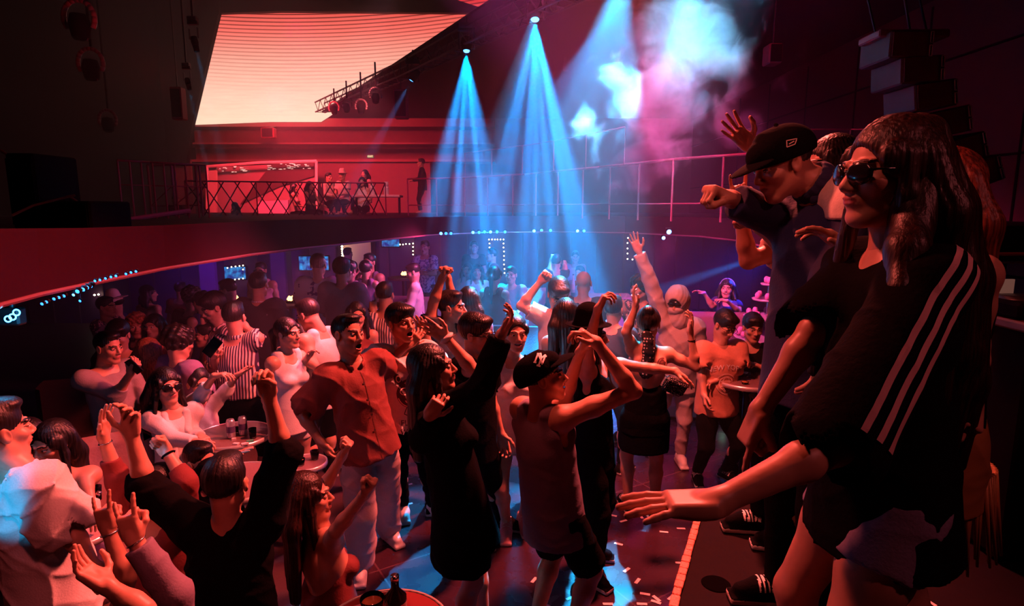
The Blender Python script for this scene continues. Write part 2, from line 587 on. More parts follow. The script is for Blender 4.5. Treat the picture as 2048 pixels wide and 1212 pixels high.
def hand(F, w, d, n, side, pose, S):
    d = nrm(d); n = np.asarray(n, float); n = n - d * (n @ d)
    if np.linalg.norm(n) < .2:
        n = np.cross(d, [1, 0, .3])
    n = nrm(n)
    l = np.cross(d, n) * (1 if side == 'R' else -1)          # towards the thumb
    k = .007 * S
    R = np.stack([d, l, n], 1)
    F.box(w + d * .048 * S, (.036 * S, .026 * S, .004 * S), R, .011 * S, .012)
    F.ell(w + d * .03 * S + l * .022 * S + n * .008 * S, (.034 * S, .017 * S, .015 * S), R, .012)
    F.ell(w + d * .035 * S - l * .024 * S + n * .007 * S, (.036 * S, .013 * S, .013 * S), R, .012)
    curls, spread, th = POSES[pose]
    lens = [(.042, .025, .020), (.046, .029, .022), (.042, .027, .021), (.033, .020, .018)]
    rad = [.0088, .0090, .0085, .0076]
    for i in range(4):
        off = (.030, .010, -.010, -.029)[i]
        r = rad[i] * S
        p = w + d * (.084 - (.004, 0, .002, .010)[i]) * S + l * off * S
        dd = rotv(d, n, math.radians(spread * (1.5 - i)) * (-1 if side == 'R' else 1))
        ax = np.cross(dd, n)
        pts, rs = [w + d * .055 * S + l * off * .8 * S, p], [r * 1.05, r * 1.08]
        for j in range(3):
            dd = rotv(dd, ax, math.radians(curls[i][j]))
            p = p + dd * lens[i][j] * S
            pts.append(p); rs.append(r * (.98, .92, .80)[j])
        F.chain(pts, rs, k * .55)
    b = w + d * .018 * S + l * .024 * S + n * .006 * S
    if th == 'out':
        p1 = b + (d * .55 + l * .75 + n * .25) * .044 * S; p2 = p1 + (d * .85 + l * .42 + n * .2) * .034 * S; p3 = p2 + (d * .95 + l * .2 + n * .1) * .026 * S
    else:
        p1 = b + (d * .72 + l * .45 + n * .5) * .044 * S; p2 = p1 + (d * .6 - l * .25 + n * .62) * .034 * S; p3 = p2 + (d * .25 - l * .8 + n * .25) * .026 * S
    F.chain([b, p1, p2, p3], [.0145 * S, .0112 * S, .0105 * S, .0085 * S], k)
    return w + d * .09 * S

def head_prims(F, C, B, S, sex, mouth, wide=1.0):
    X, Yv, Z = B[:, 0], B[:, 1], B[:, 2]
    s = S
    def p(x, y, z): return C + (X * x + Yv * y + Z * z) * s
    def r(*a): return tuple(v * s for v in a)
    F.ell(p(0, -.018, .035), r(.073, .092, .083), B, .02)
    F.ell(p(0, .022, -.030), r(.057 * wide, .066, .078), B, .03)
    jw = .044 if sex == 'f' else .050
    F.cap(p(jw, .0, -.055), p(.018, .060, -.098), r(.018)[0], r(.018)[0], .03)
    F.cap(p(-jw, .0, -.055), p(-.018, .060, -.098), r(.018)[0], r(.018)[0], .03)
    F.ell(p(0, .066, -.098), r(.022, .020, .017), B, .02)
    for q in (-1, 1):
        F.ell(p(q * .040, .055, -.020), r(.024, .024, .020), B, .02)
        F.ell(p(q * .032, .094, .004), r(.019, .013, .010), B, .012, '-')
        F.cap(p(q * .014, .088, .022), p(q * .044, .074, .026), .0075 * s, .006 * s, .014)
        F.ell(p(q * .031, .0735, .004), r(.0145, .0135, .011), B, .003)
        F.ell(p(q * .0115, .093, -.033), r(.0085, .010, .0075), B, .006)
        e = np.stack([X, nrm(Yv + Z * .25), nrm(Z - Yv * .25)], 1)
        F.ell(p(q * .077, -.006, -.004), r(.009, .019, .032), e, .006)
        F.ell(p(q * .086, .001, -.001), r(.007, .010, .018), e, .005, '-')
    F.cap(p(0, .082, .012), p(0, .104, -.026), .0075 * s, .011 * s, .012)
    smile = mouth < 0; m = .15 if smile else mouth
    zz = -.058 - .006 * m
    F.ell(p(0, .079, -.058), r(.026, .014, .020 + .008 * m), B, .015)
    F.ell(p(0, .0905, -.0525), r(.020, .008, .0050), B, .005)
    F.ell(p(0, .0885, -.0635 - .018 * m), r(.018, .008, .0060), B, .005)
    if m > 0:
        if smile:
            F.ell(p(0, .092, -.057), r(.026, .024, .0062), B, .003, '-')
            for q in (-1, 1): F.ell(p(q * .036, .072, -.040), r(.016, .014, .014), B, .015)
        else: F.ell(p(0, .096, -.058 - .008 * m), r(.019 + .003 * m, .026, .0035 + .0095 * m), B, .003, '-')

ARMS = {  # body-frame offsets (outward, forward, up) shoulder->elbow, elbow->wrist, pose, palm
    'hang': ((.06, -.02, -.27), (.02, .07, -.24), 'relax', 'i'),
    'front': ((.05, .08, -.26), (-.10, .20, -.04), 'relax', 'd'),
    'cross': ((.06, .10, -.25), (-.20, .12, .02), 'relax', 'i'),
    'table': ((.05, .12, -.24), (-.04, .22, -.06), 'soft', 'd'),
    'up': ((.12, .05, .25), (-.02, .06, .24), 'open', 'f'),
    'hip': ((.20, -.08, -.18), (-.12, .05, -.20), 'relax', 'i'),
    'face': ((.06, .16, -.22), (-.05, .02, .25), 'relax', 'i'),
}

def limb(a, px, py, L, sgn):
    """joint seen at pixel (px,py), at most L away from joint a"""
    Y = a[1]
    if abs(sgn) >= 2: return W(px, py, Y + math.copysign(abs(sgn) - 2, sgn))
    q = W(px, py, Y)
    l = np.linalg.norm(q - a)
    if l < L:
        off = math.sqrt(L * L - l * l) * sgn
        for _ in range(4):
            q = W(px, py, Y + off)
            lat = math.hypot(q[0] - a[0], q[2] - a[2])
            off = math.sqrt(max(L * L - lat * lat, 0)) * sgn
        q = W(px, py, Y + off)
    return q

def ik(h, a, L1, L2, f):
    d = np.linalg.norm(a - h)
    if d >= (L1 + L2) * .995:
        return h + (a - h) * L1 / (L1 + L2) + f * .012
    x = (d * d + L1 * L1 - L2 * L2) / (2 * d)
    y = math.sqrt(max(L1 * L1 - x * x, 0))
    u = (a - h) / d
    g = nrm(f - u * (f @ u))
    return h + u * x + g * y

def sleeve(G, a, b, ra, rb, t0=0, cutend=True):
    """cloth tube a->b, ends cut square"""
    G.cap(a, b, ra, rb, .03)
    if cutend:
        d = nrm(b - a); u = nrm(np.cross(d, [.3, .2, 1])); v = np.cross(d, u)
        G.box(b + d * .10, (.075, .075, .10), np.stack([u, v, d], 1), .004, .004, '-')

PEOPLE = {}
NP = [0]
def person(key, label, Y, nk, by=0, hy=None, hp=0, hr=0, hd=None, hip=None, sex='m', S=1.0, skin=None,
           hair='short', hcol=None, R='hang', L='hang', top='tee', tcol=None, bot='pants', bcol=None,
           legs=None, shoes='sneaker', scol=None, fz=0.0, sit=False, mouth=0, glasses=None, lod=None,
           group=None, hem=.13, hlen=.25, loose=.012, hat=None, dY=0, skl=.28, bareback=False, wide=1.0, hat_pitch=None,
           wr=1.0, cat='person', nolegs=False, slv=None, hs=1.0):
    skin = skin or SKIN; hcol = hcol or INK; tcol = tcol or BLACKC; bcol = bcol or BLACKC
    NP[0] += 1; seed = NP[0]
    if lod is None: lod = 0 if Y < 2.6 else 1 if Y < 4.8 else 2 if Y < 8.2 else 3
    hb = (.008, .0095, .012, .017)[lod]; hh = (.0034, .0040, .0055, .009)[lod]; hn = (.0034, .0042, .006, .009)[lod]
    rd = math.radians
    hy = by if hy is None else hy
    N = W(nk[0], nk[1], Y)
    F0 = np.array([math.sin(rd(by)), -math.cos(rd(by)), 0.])
    if hip is not None:
        H = W(hip[0], hip[1], Y + dY)
        H = N + nrm(H - N) * .52 * S
    else:
        H = N + np.array([0, 0, -.52 * S])
    U = nrm(N - H)
    Fw = nrm(F0 - U * (F0 @ U)); AR = np.cross(Fw, U)
    Tb = np.stack([AR, Fw, U], 1)
    if hd is not None:
        C = W(hd[0], hd[1], Y)
        C = N + nrm(C - N) * .175 * S
    else:
        C = N + (U * .7 + np.array([0, 0, .3])) * .165 * S + F0 * .025 * S
    # head basis
    fy = np.array([math.sin(rd(hy)), -math.cos(rd(hy)), 0.]); z = np.array([0, 0, 1.]); x = np.cross(fy, z)
    fy = rotv(fy, x, rd(hp)); z = rotv(z, x, rd(hp))
    z = rotv(z, fy, rd(hr)); x = rotv(x, fy, rd(hr))
    HB = np.stack([x, fy, z], 1)
    HS = S * hs * (1.05 if sex == 'm' else 1.02)
    base = np.array([H[0], H[1], fz])
    root = empty('person', base, rd(by), label, cat, group)
    cs, sn = math.cos(-rd(by)), math.sin(-rd(by))
    def loc(V):
        V = np.asarray(V, float) - base
        o = V.copy(); o[:, 0] = V[:, 0] * cs - V[:, 1] * sn; o[:, 1] = V[:, 0] * sn + V[:, 1] * cs
        return o
    out = dict(root=root, N=N, H=H, U=U, F=Fw, AR=AR, C=C, HB=HB, base=base, loc=loc, S=S, HS=HS, mesh={})
    def emit(name, G, h, m, noise=None, fm=None, keep=False):
        V, Q = polygonise(G, h, noise)
        if len(Q) == 0: return None
        me = raw_mesh(name, loc(V), Q, m if isinstance(m, list) else [m], fm(V, Q) if fm else None)
        o = place(name, me, root)
        out['mesh'][name] = (V, Q)
        return o
    # ---- arms
    sw = (.158 if sex == 'm' else .136) * S
    arms = {}
    for sd in 'RL':
        q = 1 if sd == 'R' else -1
        spec = R if sd == 'R' else L
        sh = N - U * .05 * S + AR * q * sw
        if spec is None: continue
        if isinstance(spec, str):
            e, w, pose, palm = ARMS[spec]
            v = lambda t: (AR * q * t[0] + Fw * t[1] + (U if spec != 'hang' else np.array([0, 0, 1.])) * t[2]) * S
            E = sh + v(e); Wr = E + v(w); hdir = None
        else:
            ex, ey, es, wx, wy, ws, pose, palm = spec[:8]
            e0 = W(ex, ey, sh[1])
            if e0[2] > sh[2] - .02: sh = sh + U * .035 * S - AR * q * .02 * S
            E = limb(sh, ex, ey, .285 * S, es)
            Wr = limb(E, wx, wy, .25 * S, ws)
            hdir = None
            if len(spec) > 8:
                t = limb(Wr, spec[8], spec[9], .17 * S, spec[10] if len(spec) > 10 else 0)
                hdir = nrm(t - Wr)
        fd = nrm(Wr - E)
        if hdir is None: hdir = fd
        n = {'c': (0, -1, 0), 'a': (0, 1, 0), 'l': (-1, 0, 0), 'r': (1, 0, 0), 'u': (0, 0, 1), 'd': (0, 0, -1),
             'f': Fw, 'b': -Fw, 'i': -AR * q + Fw * .3, 'o': AR * q}[palm]
        arms[sd] = (sh, E, Wr, hdir, np.array(n, float), pose)
    out['arms'] = arms
    # ---- legs
    lg = {}
    for sd in 'RL':
        q = 1 if sd == 'R' else -1
        hj = H - U * .03 * S + AR * q * .085 * S
        spec = (legs or {}).get(sd)
        if sit:
            K = hj + Fw * .40 * S + AR * q * .04 + np.array([0, 0, -.02])
            A = K + np.array([0, 0, -1.]) * max(K[2] - fz - .09, .25) + Fw * .04; ft = F0
        else:
            rs = random.Random(seed * 7 + q)
            A = np.array([H[0], H[1], fz + .085]) + AR * q * (.10 + .06 * rs.random()) * S + F0 * rs.uniform(-.08, .12)
            ft = nrm(F0 + AR * q * .3)
            if spec:
                p = W(spec[0], 800, H[1] + spec[1])
                A = np.array([p[0], H[1] + spec[1], fz + .085 + (spec[3] if len(spec) > 3 else 0)])
                if len(spec) > 2 and spec[2] is not None:
                    ft = np.array([math.sin(rd(spec[2])), -math.cos(rd(spec[2])), 0])
            dl = np.linalg.norm(A - hj); tl = .85 * S
            fl = min(1.0, max(dl * 1.012 / tl, .86))
            K = ik(hj, A, .43 * S * fl, .42 * S * fl, nrm(F0 + AR * q * .25))
        lg[sd] = (hj, K, A, ft)
    out['legs'] = lg
    m_ = sex == 'm'
    # ---- bare body
    G = Field()
    G.ell(N - U * .165 * S, ((.150 if m_ else .130) * S, .098 * S, .165 * S), Tb)
    G.cap(N - U * .25 * S, H + U * .05 * S, (.125 if m_ else .105) * S, (.125 if m_ else .125) * S, .04, (Fw, .72))
    G.ell(H - U * .01, ((.148 if m_ else .160) * S, .11 * S, .12 * S), Tb, .05)
    if not m_:
        for q in (-1, 1): G.ell(N - U * .20 * S + Fw * .080 * S + AR * q * .065 * S, (.052 * S, .045 * S, .05 * S), Tb, .03)
    G.cap(N - U * .03, C - HB[:, 2] * .05 * HS - HB[:, 1] * .03 * HS, (.054 if m_ else .045) * S, (.050 if m_ else .042) * S, .03)
    for sd in arms:
        sh, E, Wr, hdir, n, pose = arms[sd]
        k = (1.0 if m_ else .84) * S
        G.cap(N + (sh - N) * .15 - U * .01, sh, .034 * k, .052 * k, .05)
        G.cap(N - U * .08 * S + (sh - N) * .3, sh, .06 * k, .056 * k, .05)
        mid = sh + (E - sh) * .45
        G.chain([sh, mid, E], [.054 * k, .047 * k, .037 * k], .03)
        m2 = E + (Wr - E) * .28
        G.chain([E, m2, Wr - (Wr - E) * .03], [.037 * k, .039 * k, .0255 * k], .02)
    if not nolegs:
        for sd in lg:
            hj, K, A, ft = lg[sd]
            k = S * (1.0 if m_ else .94)
            G.chain([hj, hj + (K - hj) * .4, K], [.088 * k, .076 * k, .053 * k], .04)
            G.chain([K, K + (A - K) * .3 - ft * .012, A], [.053 * k, .054 * k, .033 * k], .025)
            G.cap(A - np.array([0, 0, .045]), A - np.array([0, 0, .055]) + ft * .12 * S, .032 * S, .026 * S, .02)
    if bareback:
        for q in (-1, 1): G.ell(N - U * .14 * S + AR * q * .075 * S - Fw * .065 * S, (.05, .028, .075), Tb, .03)
    V, Q = polygonise(G, hb)
    parts = [(V, Q, np.zeros(len(Q), int))]
    G = Field()
    head_prims(G, C, HB, HS, sex, mouth, wide)
    G.cap(N + U * .01, C - HB[:, 2] * .055 * HS - HB[:, 1] * .028 * HS, (.056 if m_ else .047) * S, (.053 if m_ else .045) * S, .03)
    V, Q = polygonise(G, hh)
    fc = (V[Q].mean(1) - C) @ HB / HS
    fm = np.zeros(len(Q), int)
    m = mouth if mouth >= 0 else .15; sx = .006 if mouth < 0 else 0
    li = ((fc[:, 0] / (.023 + sx)) ** 2 + ((fc[:, 2] + .058 + .008 * m) / (.0105 + .010 * m)) ** 2 < 1) & (fc[:, 1] > .07)
    fm[li] = 1
    if m > 0:
        mo = ((fc[:, 0] / (.019 + sx + .003 * m)) ** 2 + ((fc[:, 2] + .058 + .008 * m) / (.0035 + .0095 * m)) ** 2 < 1) & (fc[:, 1] > .06)
        fm[mo] = 2
    for q in (-1, 1):
        bx = q * fc[:, 0]
        zc = .0245 + .004 * np.sin((bx - .012) / .036 * 3.1)
        br = (bx > .012) & (bx < .050) & (np.abs(fc[:, 2] - zc) < (.0045 if m_ else .0032)) & (fc[:, 1] > .05)
        fm[br] = 3
        ey = ((bx - .031) / .0135) ** 2 + ((fc[:, 2] - .0035) / (.0044 if m == 0 else .0036)) ** 2
        ez = (ey < 1) & (fc[:, 1] > .06)
        fm[ez] = 4
        fm[ez & ((bx - .031) ** 2 < .0058 ** 2)] = 2
        fm[(ey >= 1) & (ey < 1.7) & (fc[:, 2] > .005) & (fc[:, 1] > .06)] = 3
    parts.append((V, Q, fm))
    for sd in arms:
        sh, E, Wr, hdir, n, pose = arms[sd]
        k = (1.0 if m_ else .84) * S
        if pose == 'none': continue
        G = Field()
        a = E + (Wr - E) * .72
        G.cap(a, Wr, .0295 * k, .0255 * k)
        G.cap(Wr, Wr + nrm(hdir) * .02 * S, .025 * k, .022 * k, .02)
        out['palm' + sd] = hand(G, Wr, hdir, n, sd, pose, S * (1.0 if m_ else .90))
        V, Q = polygonise(G, hn)
        parts.append((V, Q, np.zeros(len(Q), int)))
    off = 0; VV, QQ, MM = [], [], []
    for V, Q, f in parts:
        VV.append(V); QQ.append(Q + off); MM.append(f); off += len(V)
    V = np.concatenate(VV); Q = np.concatenate(QQ)
    place('body', raw_mesh('body', loc(V), Q, [skin, LIPS, DARK, hcol if hair != 'bald' else INK, EYEW], np.concatenate(MM)), root)
    out['mesh']['body'] = (V, Q)
    def hpnt(x, y, z): return C + (HB[:, 0] * x + HB[:, 1] * y + HB[:, 2] * z) * HS
    out['hp'] = hpnt
    s = HS
    if (mouth > .5 or mouth < 0) and lod < 3:
        G = Field()
        if mouth < 0: G.ell(hpnt(0, .0785, -.0555), (.023 * s, .011 * s, .0046 * s), HB)
        else: G.ell(hpnt(0, .078, -.051), (.016 * s, .008 * s, .0045 * s), HB)
        emit('teeth', G, hh * .7, TEETH)
    # ---- hair
    if hair not in ('bald', None):
        G = Field(); amp, fr = .004, 60
        b = {'short': .006, 'crew': .003, 'flop': .012, 'curly': .026}.get(hair, .010)
        G.ell(hpnt(0, -.022, .044 if hair in ('short', 'flop') else .038), ((.073 + b) * s, (.090 + b) * s, (.083 + b) * s), HB)
        if hair == 'flop':
            G.ell(hpnt(0, .045, .085), (.07 * s, .05 * s, .035 * s), HB, .02); amp = .007
        if hair == 'curly':
            amp = .012; fr = 55
            G.ell(hpnt(0, .02, .075), (.085 * s, .07 * s, .05 * s), HB, .02)
        if hair in ('short', 'crew'):
            G.ell(hpnt(0, .030, .100), (.055 * s, .050 * s, .026 * s), HB, .02)
        fz_ = {'flop': .052, 'curly': .048, 'long': .072, 'bob': .058, 'short': .070, 'crew': .072}.get(hair, .074)
        G.ell(hpnt(0, .110, -.030), (.072 * s, .085 * s, (.030 + fz_) * s), HB, .012, '-')
        G.cut(hpnt(0, -.05, -.055 if hair not in ('crew',) else -.03), -HB[:, 2] + HB[:, 1] * .45)
        if hair in ('short', 'crew', 'flop'):
            for q in (-1, 1): G.ell(hpnt(q * .085, .012, -.035), (.03 * s, .055 * s, .055 * s), HB, .008, '-')
        dn = np.array([0, 0, -1.])
        if hat and hat[0] in ('cap', 'fedora', 'cowboy', 'bucket'): G.cut(hpnt(0, 0, .045), HB[:, 2])
        if hair in ('long', 'bob', 'pony', 'bun', 'updo'):
            if hair in ('long', 'bob'):
                fl = hlen
                back = hpnt(0, -.065, .02); nb = N - F0 * .075 * S
                for q in (-1, 0, 1):
                    a = hpnt(q * .055, -.045, .02)
                    m1 = a + (-F0 * .025 + AR * q * .02 * S) * 1 + dn * .12 * S
                    m1 = m1 + nrm(m1 - N) * .02
                    e = m1 + dn * max(fl - .12, .04) * S - F0 * .01 + AR * q * .025
                    G.chain([a, m1, e], [.052 * s, .052 * s, .034 * s], .03, (F0, .75))
                for q in (-1, 1):   # locks beside the face
                    a = hpnt(q * .074, .012, .035); m1 = hpnt(q * .082, .012, -.05)
                    e = m1 + dn * max(fl * .8 - .08, .02) * S + F0 * .035 + AR * (-q if (AR @ HB[:, 0]) < 0 else q) * .0
                    e = e + (e - N - U * ((e - N) @ U)) * .25
                    G.chain([a, m1, e], [.020 * s, .021 * s, .013 * s], .015)
            if hair == 'pony':
                a = hpnt(0, -.10, .04); G.chain([a, a - HB[:, 1] * .05 + dn * .05, a - HB[:, 1] * .05 + dn * hlen * S], [.026, .033, .014], .02)
            if hair in ('bun', 'updo'):
                G.ell(hpnt(0, -.10, .075) if hair == 'bun' else hpnt(0, -.075, .11), (.042 * s, .042 * s, .036 * s), HB, .015)
            for q in (-1, 1): G.ell(hpnt(q * .066, .03, .03), (.020 * s, .038 * s, .04 * s), HB, .01)
            amp = .004; fr = 90
        ns = wrinkle(seed + 50, amp, fr) if hair == 'curly' else None
        if ns is None and lod < 3:
            lg_ = hair in ('long', 'bob', 'pony')
            def ns(P, C=C, seed=seed, HB=HB):
                q = (P - C)
                if lg_: ph = np.arctan2(q[:, 1], q[:, 0]); zz = q[:, 2]
                else:
                    q = q @ HB / HS; ph = np.arctan2(q[:, 0], q[:, 1] - .01); zz = q[:, 2] * .6
                a = (.0030 if lg_ else .0020 if hair != 'flop' else .0032)
                w1, w2 = (27, 53) if seed == 1 else (17, 37)
                return -a * (np.abs(np.sin(ph * w1 + zz * 6 + seed)) + .7 * np.abs(np.sin(ph * w2 - zz * 9))) + a * .8
        emit('hair', G, max(hh * 1.15, .0042), hcol, ns)
    # ---- headwear
    hB = HB
    if hat_pitch is not None:
        hB = np.stack([HB[:, 0], rotv(HB[:, 1], HB[:, 0], rd(hat_pitch)), rotv(HB[:, 2], HB[:, 0], rd(hat_pitch))], 1)
    def hq(x, y, z): return C + (hB[:, 0] * x + hB[:, 1] * y + hB[:, 2] * z) * HS
    if hat and hat[0] == 'cap':
        G = Field()
        G.ell(hq(0, -.022, .040), (.090 * s, .110 * s, .089 * s), hB)
        G.cap(hq(0, .04, .05), hq(0, .065, .048), .072 * s, .05 * s, .03)
        G.cut(hq(0, 0, .014), -hB[:, 2] * 1)
        G.cap(hq(0, -.02, .129), hq(0, -.02, .132), .007, .007, .002)
        emit('cap_crown', G, hh, hat[1])
        G = Field()
        Rb = np.stack([hB[:, 0], nrm(hB[:, 1] - hB[:, 2] * .12), nrm(hB[:, 2] + hB[:, 1] * .12)], 1)
        G.ell(hq(0, .088, .026), (.078 * s, .100 * s, .020 * s), Rb)
        G.ell(hq(0, .088, .014), (.10 * s, .13 * s, .022 * s), Rb, .002, '-')
        G.cut(hq(0, .062, .02), -hB[:, 1])
        emit('cap_brim', G, hh * .8, hat[1])
    if hat and hat[0] in ('fedora', 'cowboy', 'bucket'):
        G = Field()
        G.cap(hq(0, -.01, .075), hq(0, -.01, .135), .092 * s, .078 * s, .01)
        G.ell(hq(0, -.01, .215), (.022 * s, .07 * s, .03 * s), hB, .02, '-')
        w = .15 if hat[0] != 'bucket' else .125
        G.ell(hq(0, -.01, .072), (w * s, (w + .015) * s, .009 * s), hB, .008)
        G.ell(hq(0, -.01, .03), (.075 * s, .09 * s, .06 * s), hB, .002, '-')
        emit('hat', G, hh * 1.2, hat[1])
        if hat[0] == 'fedora':
            G = Field(); G.ell(hq(0, -.01, .088), (.094 * s, .096 * s, .010 * s), hB); emit('hat_band', G, hh, BLACKC)
    if hat and hat[0] == 'headband':
        G = Field()
        for t in range(12):
            a0, a1 = [math.pi * (u / 12) for u in (t, t + 1)]
            G.cap(hq(.088 * math.cos(a0), -.0, .03 + .098 * math.sin(a0)), hq(.088 * math.cos(a1), -.0, .03 + .098 * math.sin(a1)), .008, .008, .002)
        emit('headband', G, hh, hat[1])
    if hat and hat[0] == 'hood':
        G = Field()
        G.ell(hq(0, -.015, .025), (.105 * s, .125 * s, .125 * s), hB)
        G.cap(hq(0, -.01, -.06), N + U * .01, .085 * s, .10 * s, .05)
        G.ell(hq(0, .125, .0), (.062 * s, .07 * s, .075 * s), hB, .01, '-')
        emit('hood', G, hh * 1.3, hat[1], wrinkle(seed, .006, 45))
        G = Field(); G.ell(hq(0, .045, -.045), (.072 * s, .07 * s, .045 * s), hB, .01); emit('face_cover', G, hh, hat[1], wrinkle(seed + 1, .004, 60))
        G = Field(); G.ell(hq(0, .078, .018), (.066 * s, .026 * s, .03 * s), hB, .01); emit('goggles', G, hh, GLASSK)
    # ---- glasses
    if glasses:
        G = Field()
        dark = glasses == 'sun'
        for q in (-1, 1):
            c = hpnt(q * .034, .096, .002)
            if dark: G.ell(hpnt(q * .036, .094, .0), (.033 * s, .007 * s, .025 * s), np.stack([nrm(HB[:, 0] - HB[:, 1] * q * .28), nrm(HB[:, 1] + HB[:, 0] * q * .28), HB[:, 2]], 1), .003)
            else:
                n0 = 14
                for t in range(n0):
                    a0, a1 = 2 * math.pi * t / n0, 2 * math.pi * (t + 1) / n0
                    G.cap(c + (HB[:, 0] * .025 * math.cos(a0) + HB[:, 2] * .019 * math.sin(a0)) * s,
                          c + (HB[:, 0] * .025 * math.cos(a1) + HB[:, 2] * .019 * math.sin(a1)) * s, .0028 * s, .0028 * s, .001)
            G.cap(hpnt(q * .060, .090, .008), hpnt(q * .078, .065, .008), .0032 * s, .0032 * s, .002)
            G.cap(hpnt(q * .078, .065, .008), hpnt(q * .084, -.005, .006), .0032 * s, .0025 * s, .002)
        G.cap(hpnt(-.012, .100, .006), hpnt(.012, .100, .006), .0028 * s, .0028 * s, .002)
        emit('sunglasses' if dark else 'glasses', G, min(hh, .003 if lod < 2 else .0045), GLASSK)
    # ---- top
    lo = loose
    if top:
        G = Field()
        kw = 1.0 if m_ else .88
        if top in ('tee', 'shirt', 'long', 'jacket', 'blouse'):
            for sd in arms:
                sh, E, Wr, *_ = arms[sd]
                if top in ('tee', 'shirt'):
                    f = slv or (.62 if top == 'tee' else .78)
                    sleeve(G, sh, sh + (E - sh) * f, (.060 + lo) * kw * S, (.064 + lo * 1.6) * kw * S)
                else:
                    f = {'long': .93, 'jacket': .95, 'blouse': .55}[top] if slv is None else slv
                    e2 = E + (Wr - E) * f
                    G2 = Field()
                    G.cap(E, e2, (.046 + lo) * kw * S, (.036 + lo) * kw * S, .03)
                    d = nrm(e2 - E); u = nrm(np.cross(d, [.3, .2, 1])); v = np.cross(d, u)
                    G.box(e2 + d * .10, (.06, .06, .10), np.stack([u, v, d], 1), .004, .004, '-')
                    G.cap(sh, E, (.058 + lo) * kw * S, (.046 + lo) * kw * S, .03)
        hemp = H - U * hem * S
        if top != 'tube':
            G.ell(N - U * .17 * S, ((.153 if m_ else .134) * S + lo, .104 * S + lo, .155 * S), Tb, .03)
        G.cap(N - U * .24 * S, hemp + U * .0, (.147 if m_ else .124) * S + lo, (.158 if m_ else .162) * S + lo * 1.6, .03, (Fw, .80))
        if not m_:
            for q in (-1, 1): G.ell(N - U * .20 * S + Fw * .082 * S + AR * q * .065 * S, (.056 * S + lo, .048 * S + lo, .055 * S), Tb, .03)
        if top in ('tee', 'shirt', 'long', 'jacket', 'blouse'):
            for sd in arms:
                sh = arms[sd][0]
                G.cap(N - U * .02 * S + (sh - N) * .3, sh, (.034 + lo * .7) * kw * S, (.053 + lo) * kw * S, .04)
                G.cap(N - U * .10 * S + (sh - N) * .3, sh, (.062 + lo) * kw * S, (.058 + lo) * kw * S, .04)
        G.cut(hemp, -U)
        if top in ('tank', 'cami', 'tube'):
            if top == 'tank':
                for sd in arms:
                    sh = arms[sd][0]
                    G.cap(N - U * .08 * S + (sh - N) * .25, N - U * .08 * S + (sh - N) * .85, (.062 + lo) * kw * S, (.060 + lo) * kw * S, .03)
                    G.cap(N - U * .012 * S + (sh - N) * .25, N - U * .012 * S + (sh - N) * .62, (.038 + lo * .8) * kw * S, (.048 + lo * .8) * kw * S, .03)
                for q in (-1, 1): G.cap(N - U * .10 * S + AR * q * .085 * S, N + U * .0 + AR * q * .080 * S - Fw * .01, .040 * S + lo, .032 * S + lo, .02, (Fw, 1.4))
                G.ell(N - U * .0 * S + Fw * .04, (.050 * S, .10 * S, .085 * S), Tb, .01, '-')
            if top == 'cami' or top == 'tube': G.cut(N - U * (.11 if top == 'cami' else .14 if not bareback else .20) * S, U - Fw * (.25 if not bareback else 1.15))
            if top == 'cami':
                for q in (-1, 1): G.cap(N - U * .14 * S + AR * q * .07 * S + Fw * .09 * S, N - U * .0 + AR * q * .075 * S, .006, .006, .004)
            for sd in arms:
                sh, E = arms[sd][:2]
                ox = (.050 if top == 'tank' else .03) * (1 if sd == 'R' else -1); G.cap(sh + AR * ox, sh - U * .11 * S + AR * ox * .9, .060 * S, .045 * S, .01, None, '-')
        else:
            G.ell(N + U * .035 * S + Fw * .018, (.064 * S, .066 * S, .055 * S), Tb, .008, '-')
        nm = {'tee': 't_shirt', 'shirt': 'shirt', 'long': 'long_sleeved_top', 'jacket': 'jacket', 'blouse': 'blouse', 'tank': 'tank_top', 'cami': 'camisole', 'tube': 'tube_top'}[top]
        out['top_name'] = nm
        emit(nm, G, hb * (.8 if lod < 2 else .95), tcol, folds(seed, (.0075 if top != 'tank' else .004) * wr, U, N))
        if top in ('shirt', 'jacket', 'blouse') and lod < 3:
            G = Field(); n0 = 14
            cc = N + U * .016 * S + Fw * .006
            for t in range(n0):
                a0, a1 = [math.radians(24 + 312 * (t + u) / n0) for u in (0, 1)]
                pp = []
                for a in (a0, a1):
                    fr_ = max(0, math.cos(a))
                    pp.append(cc + (Fw * math.cos(a) * 1.05 + AR * math.sin(a)) * (.064 + .012 * fr_) * S - U * .040 * S * fr_)
                G.cap(pp[0], pp[1], .0085 * S, .0085 * S, .003, (U, 2.4))
            emit('collar', G, hb * .7, tcol)
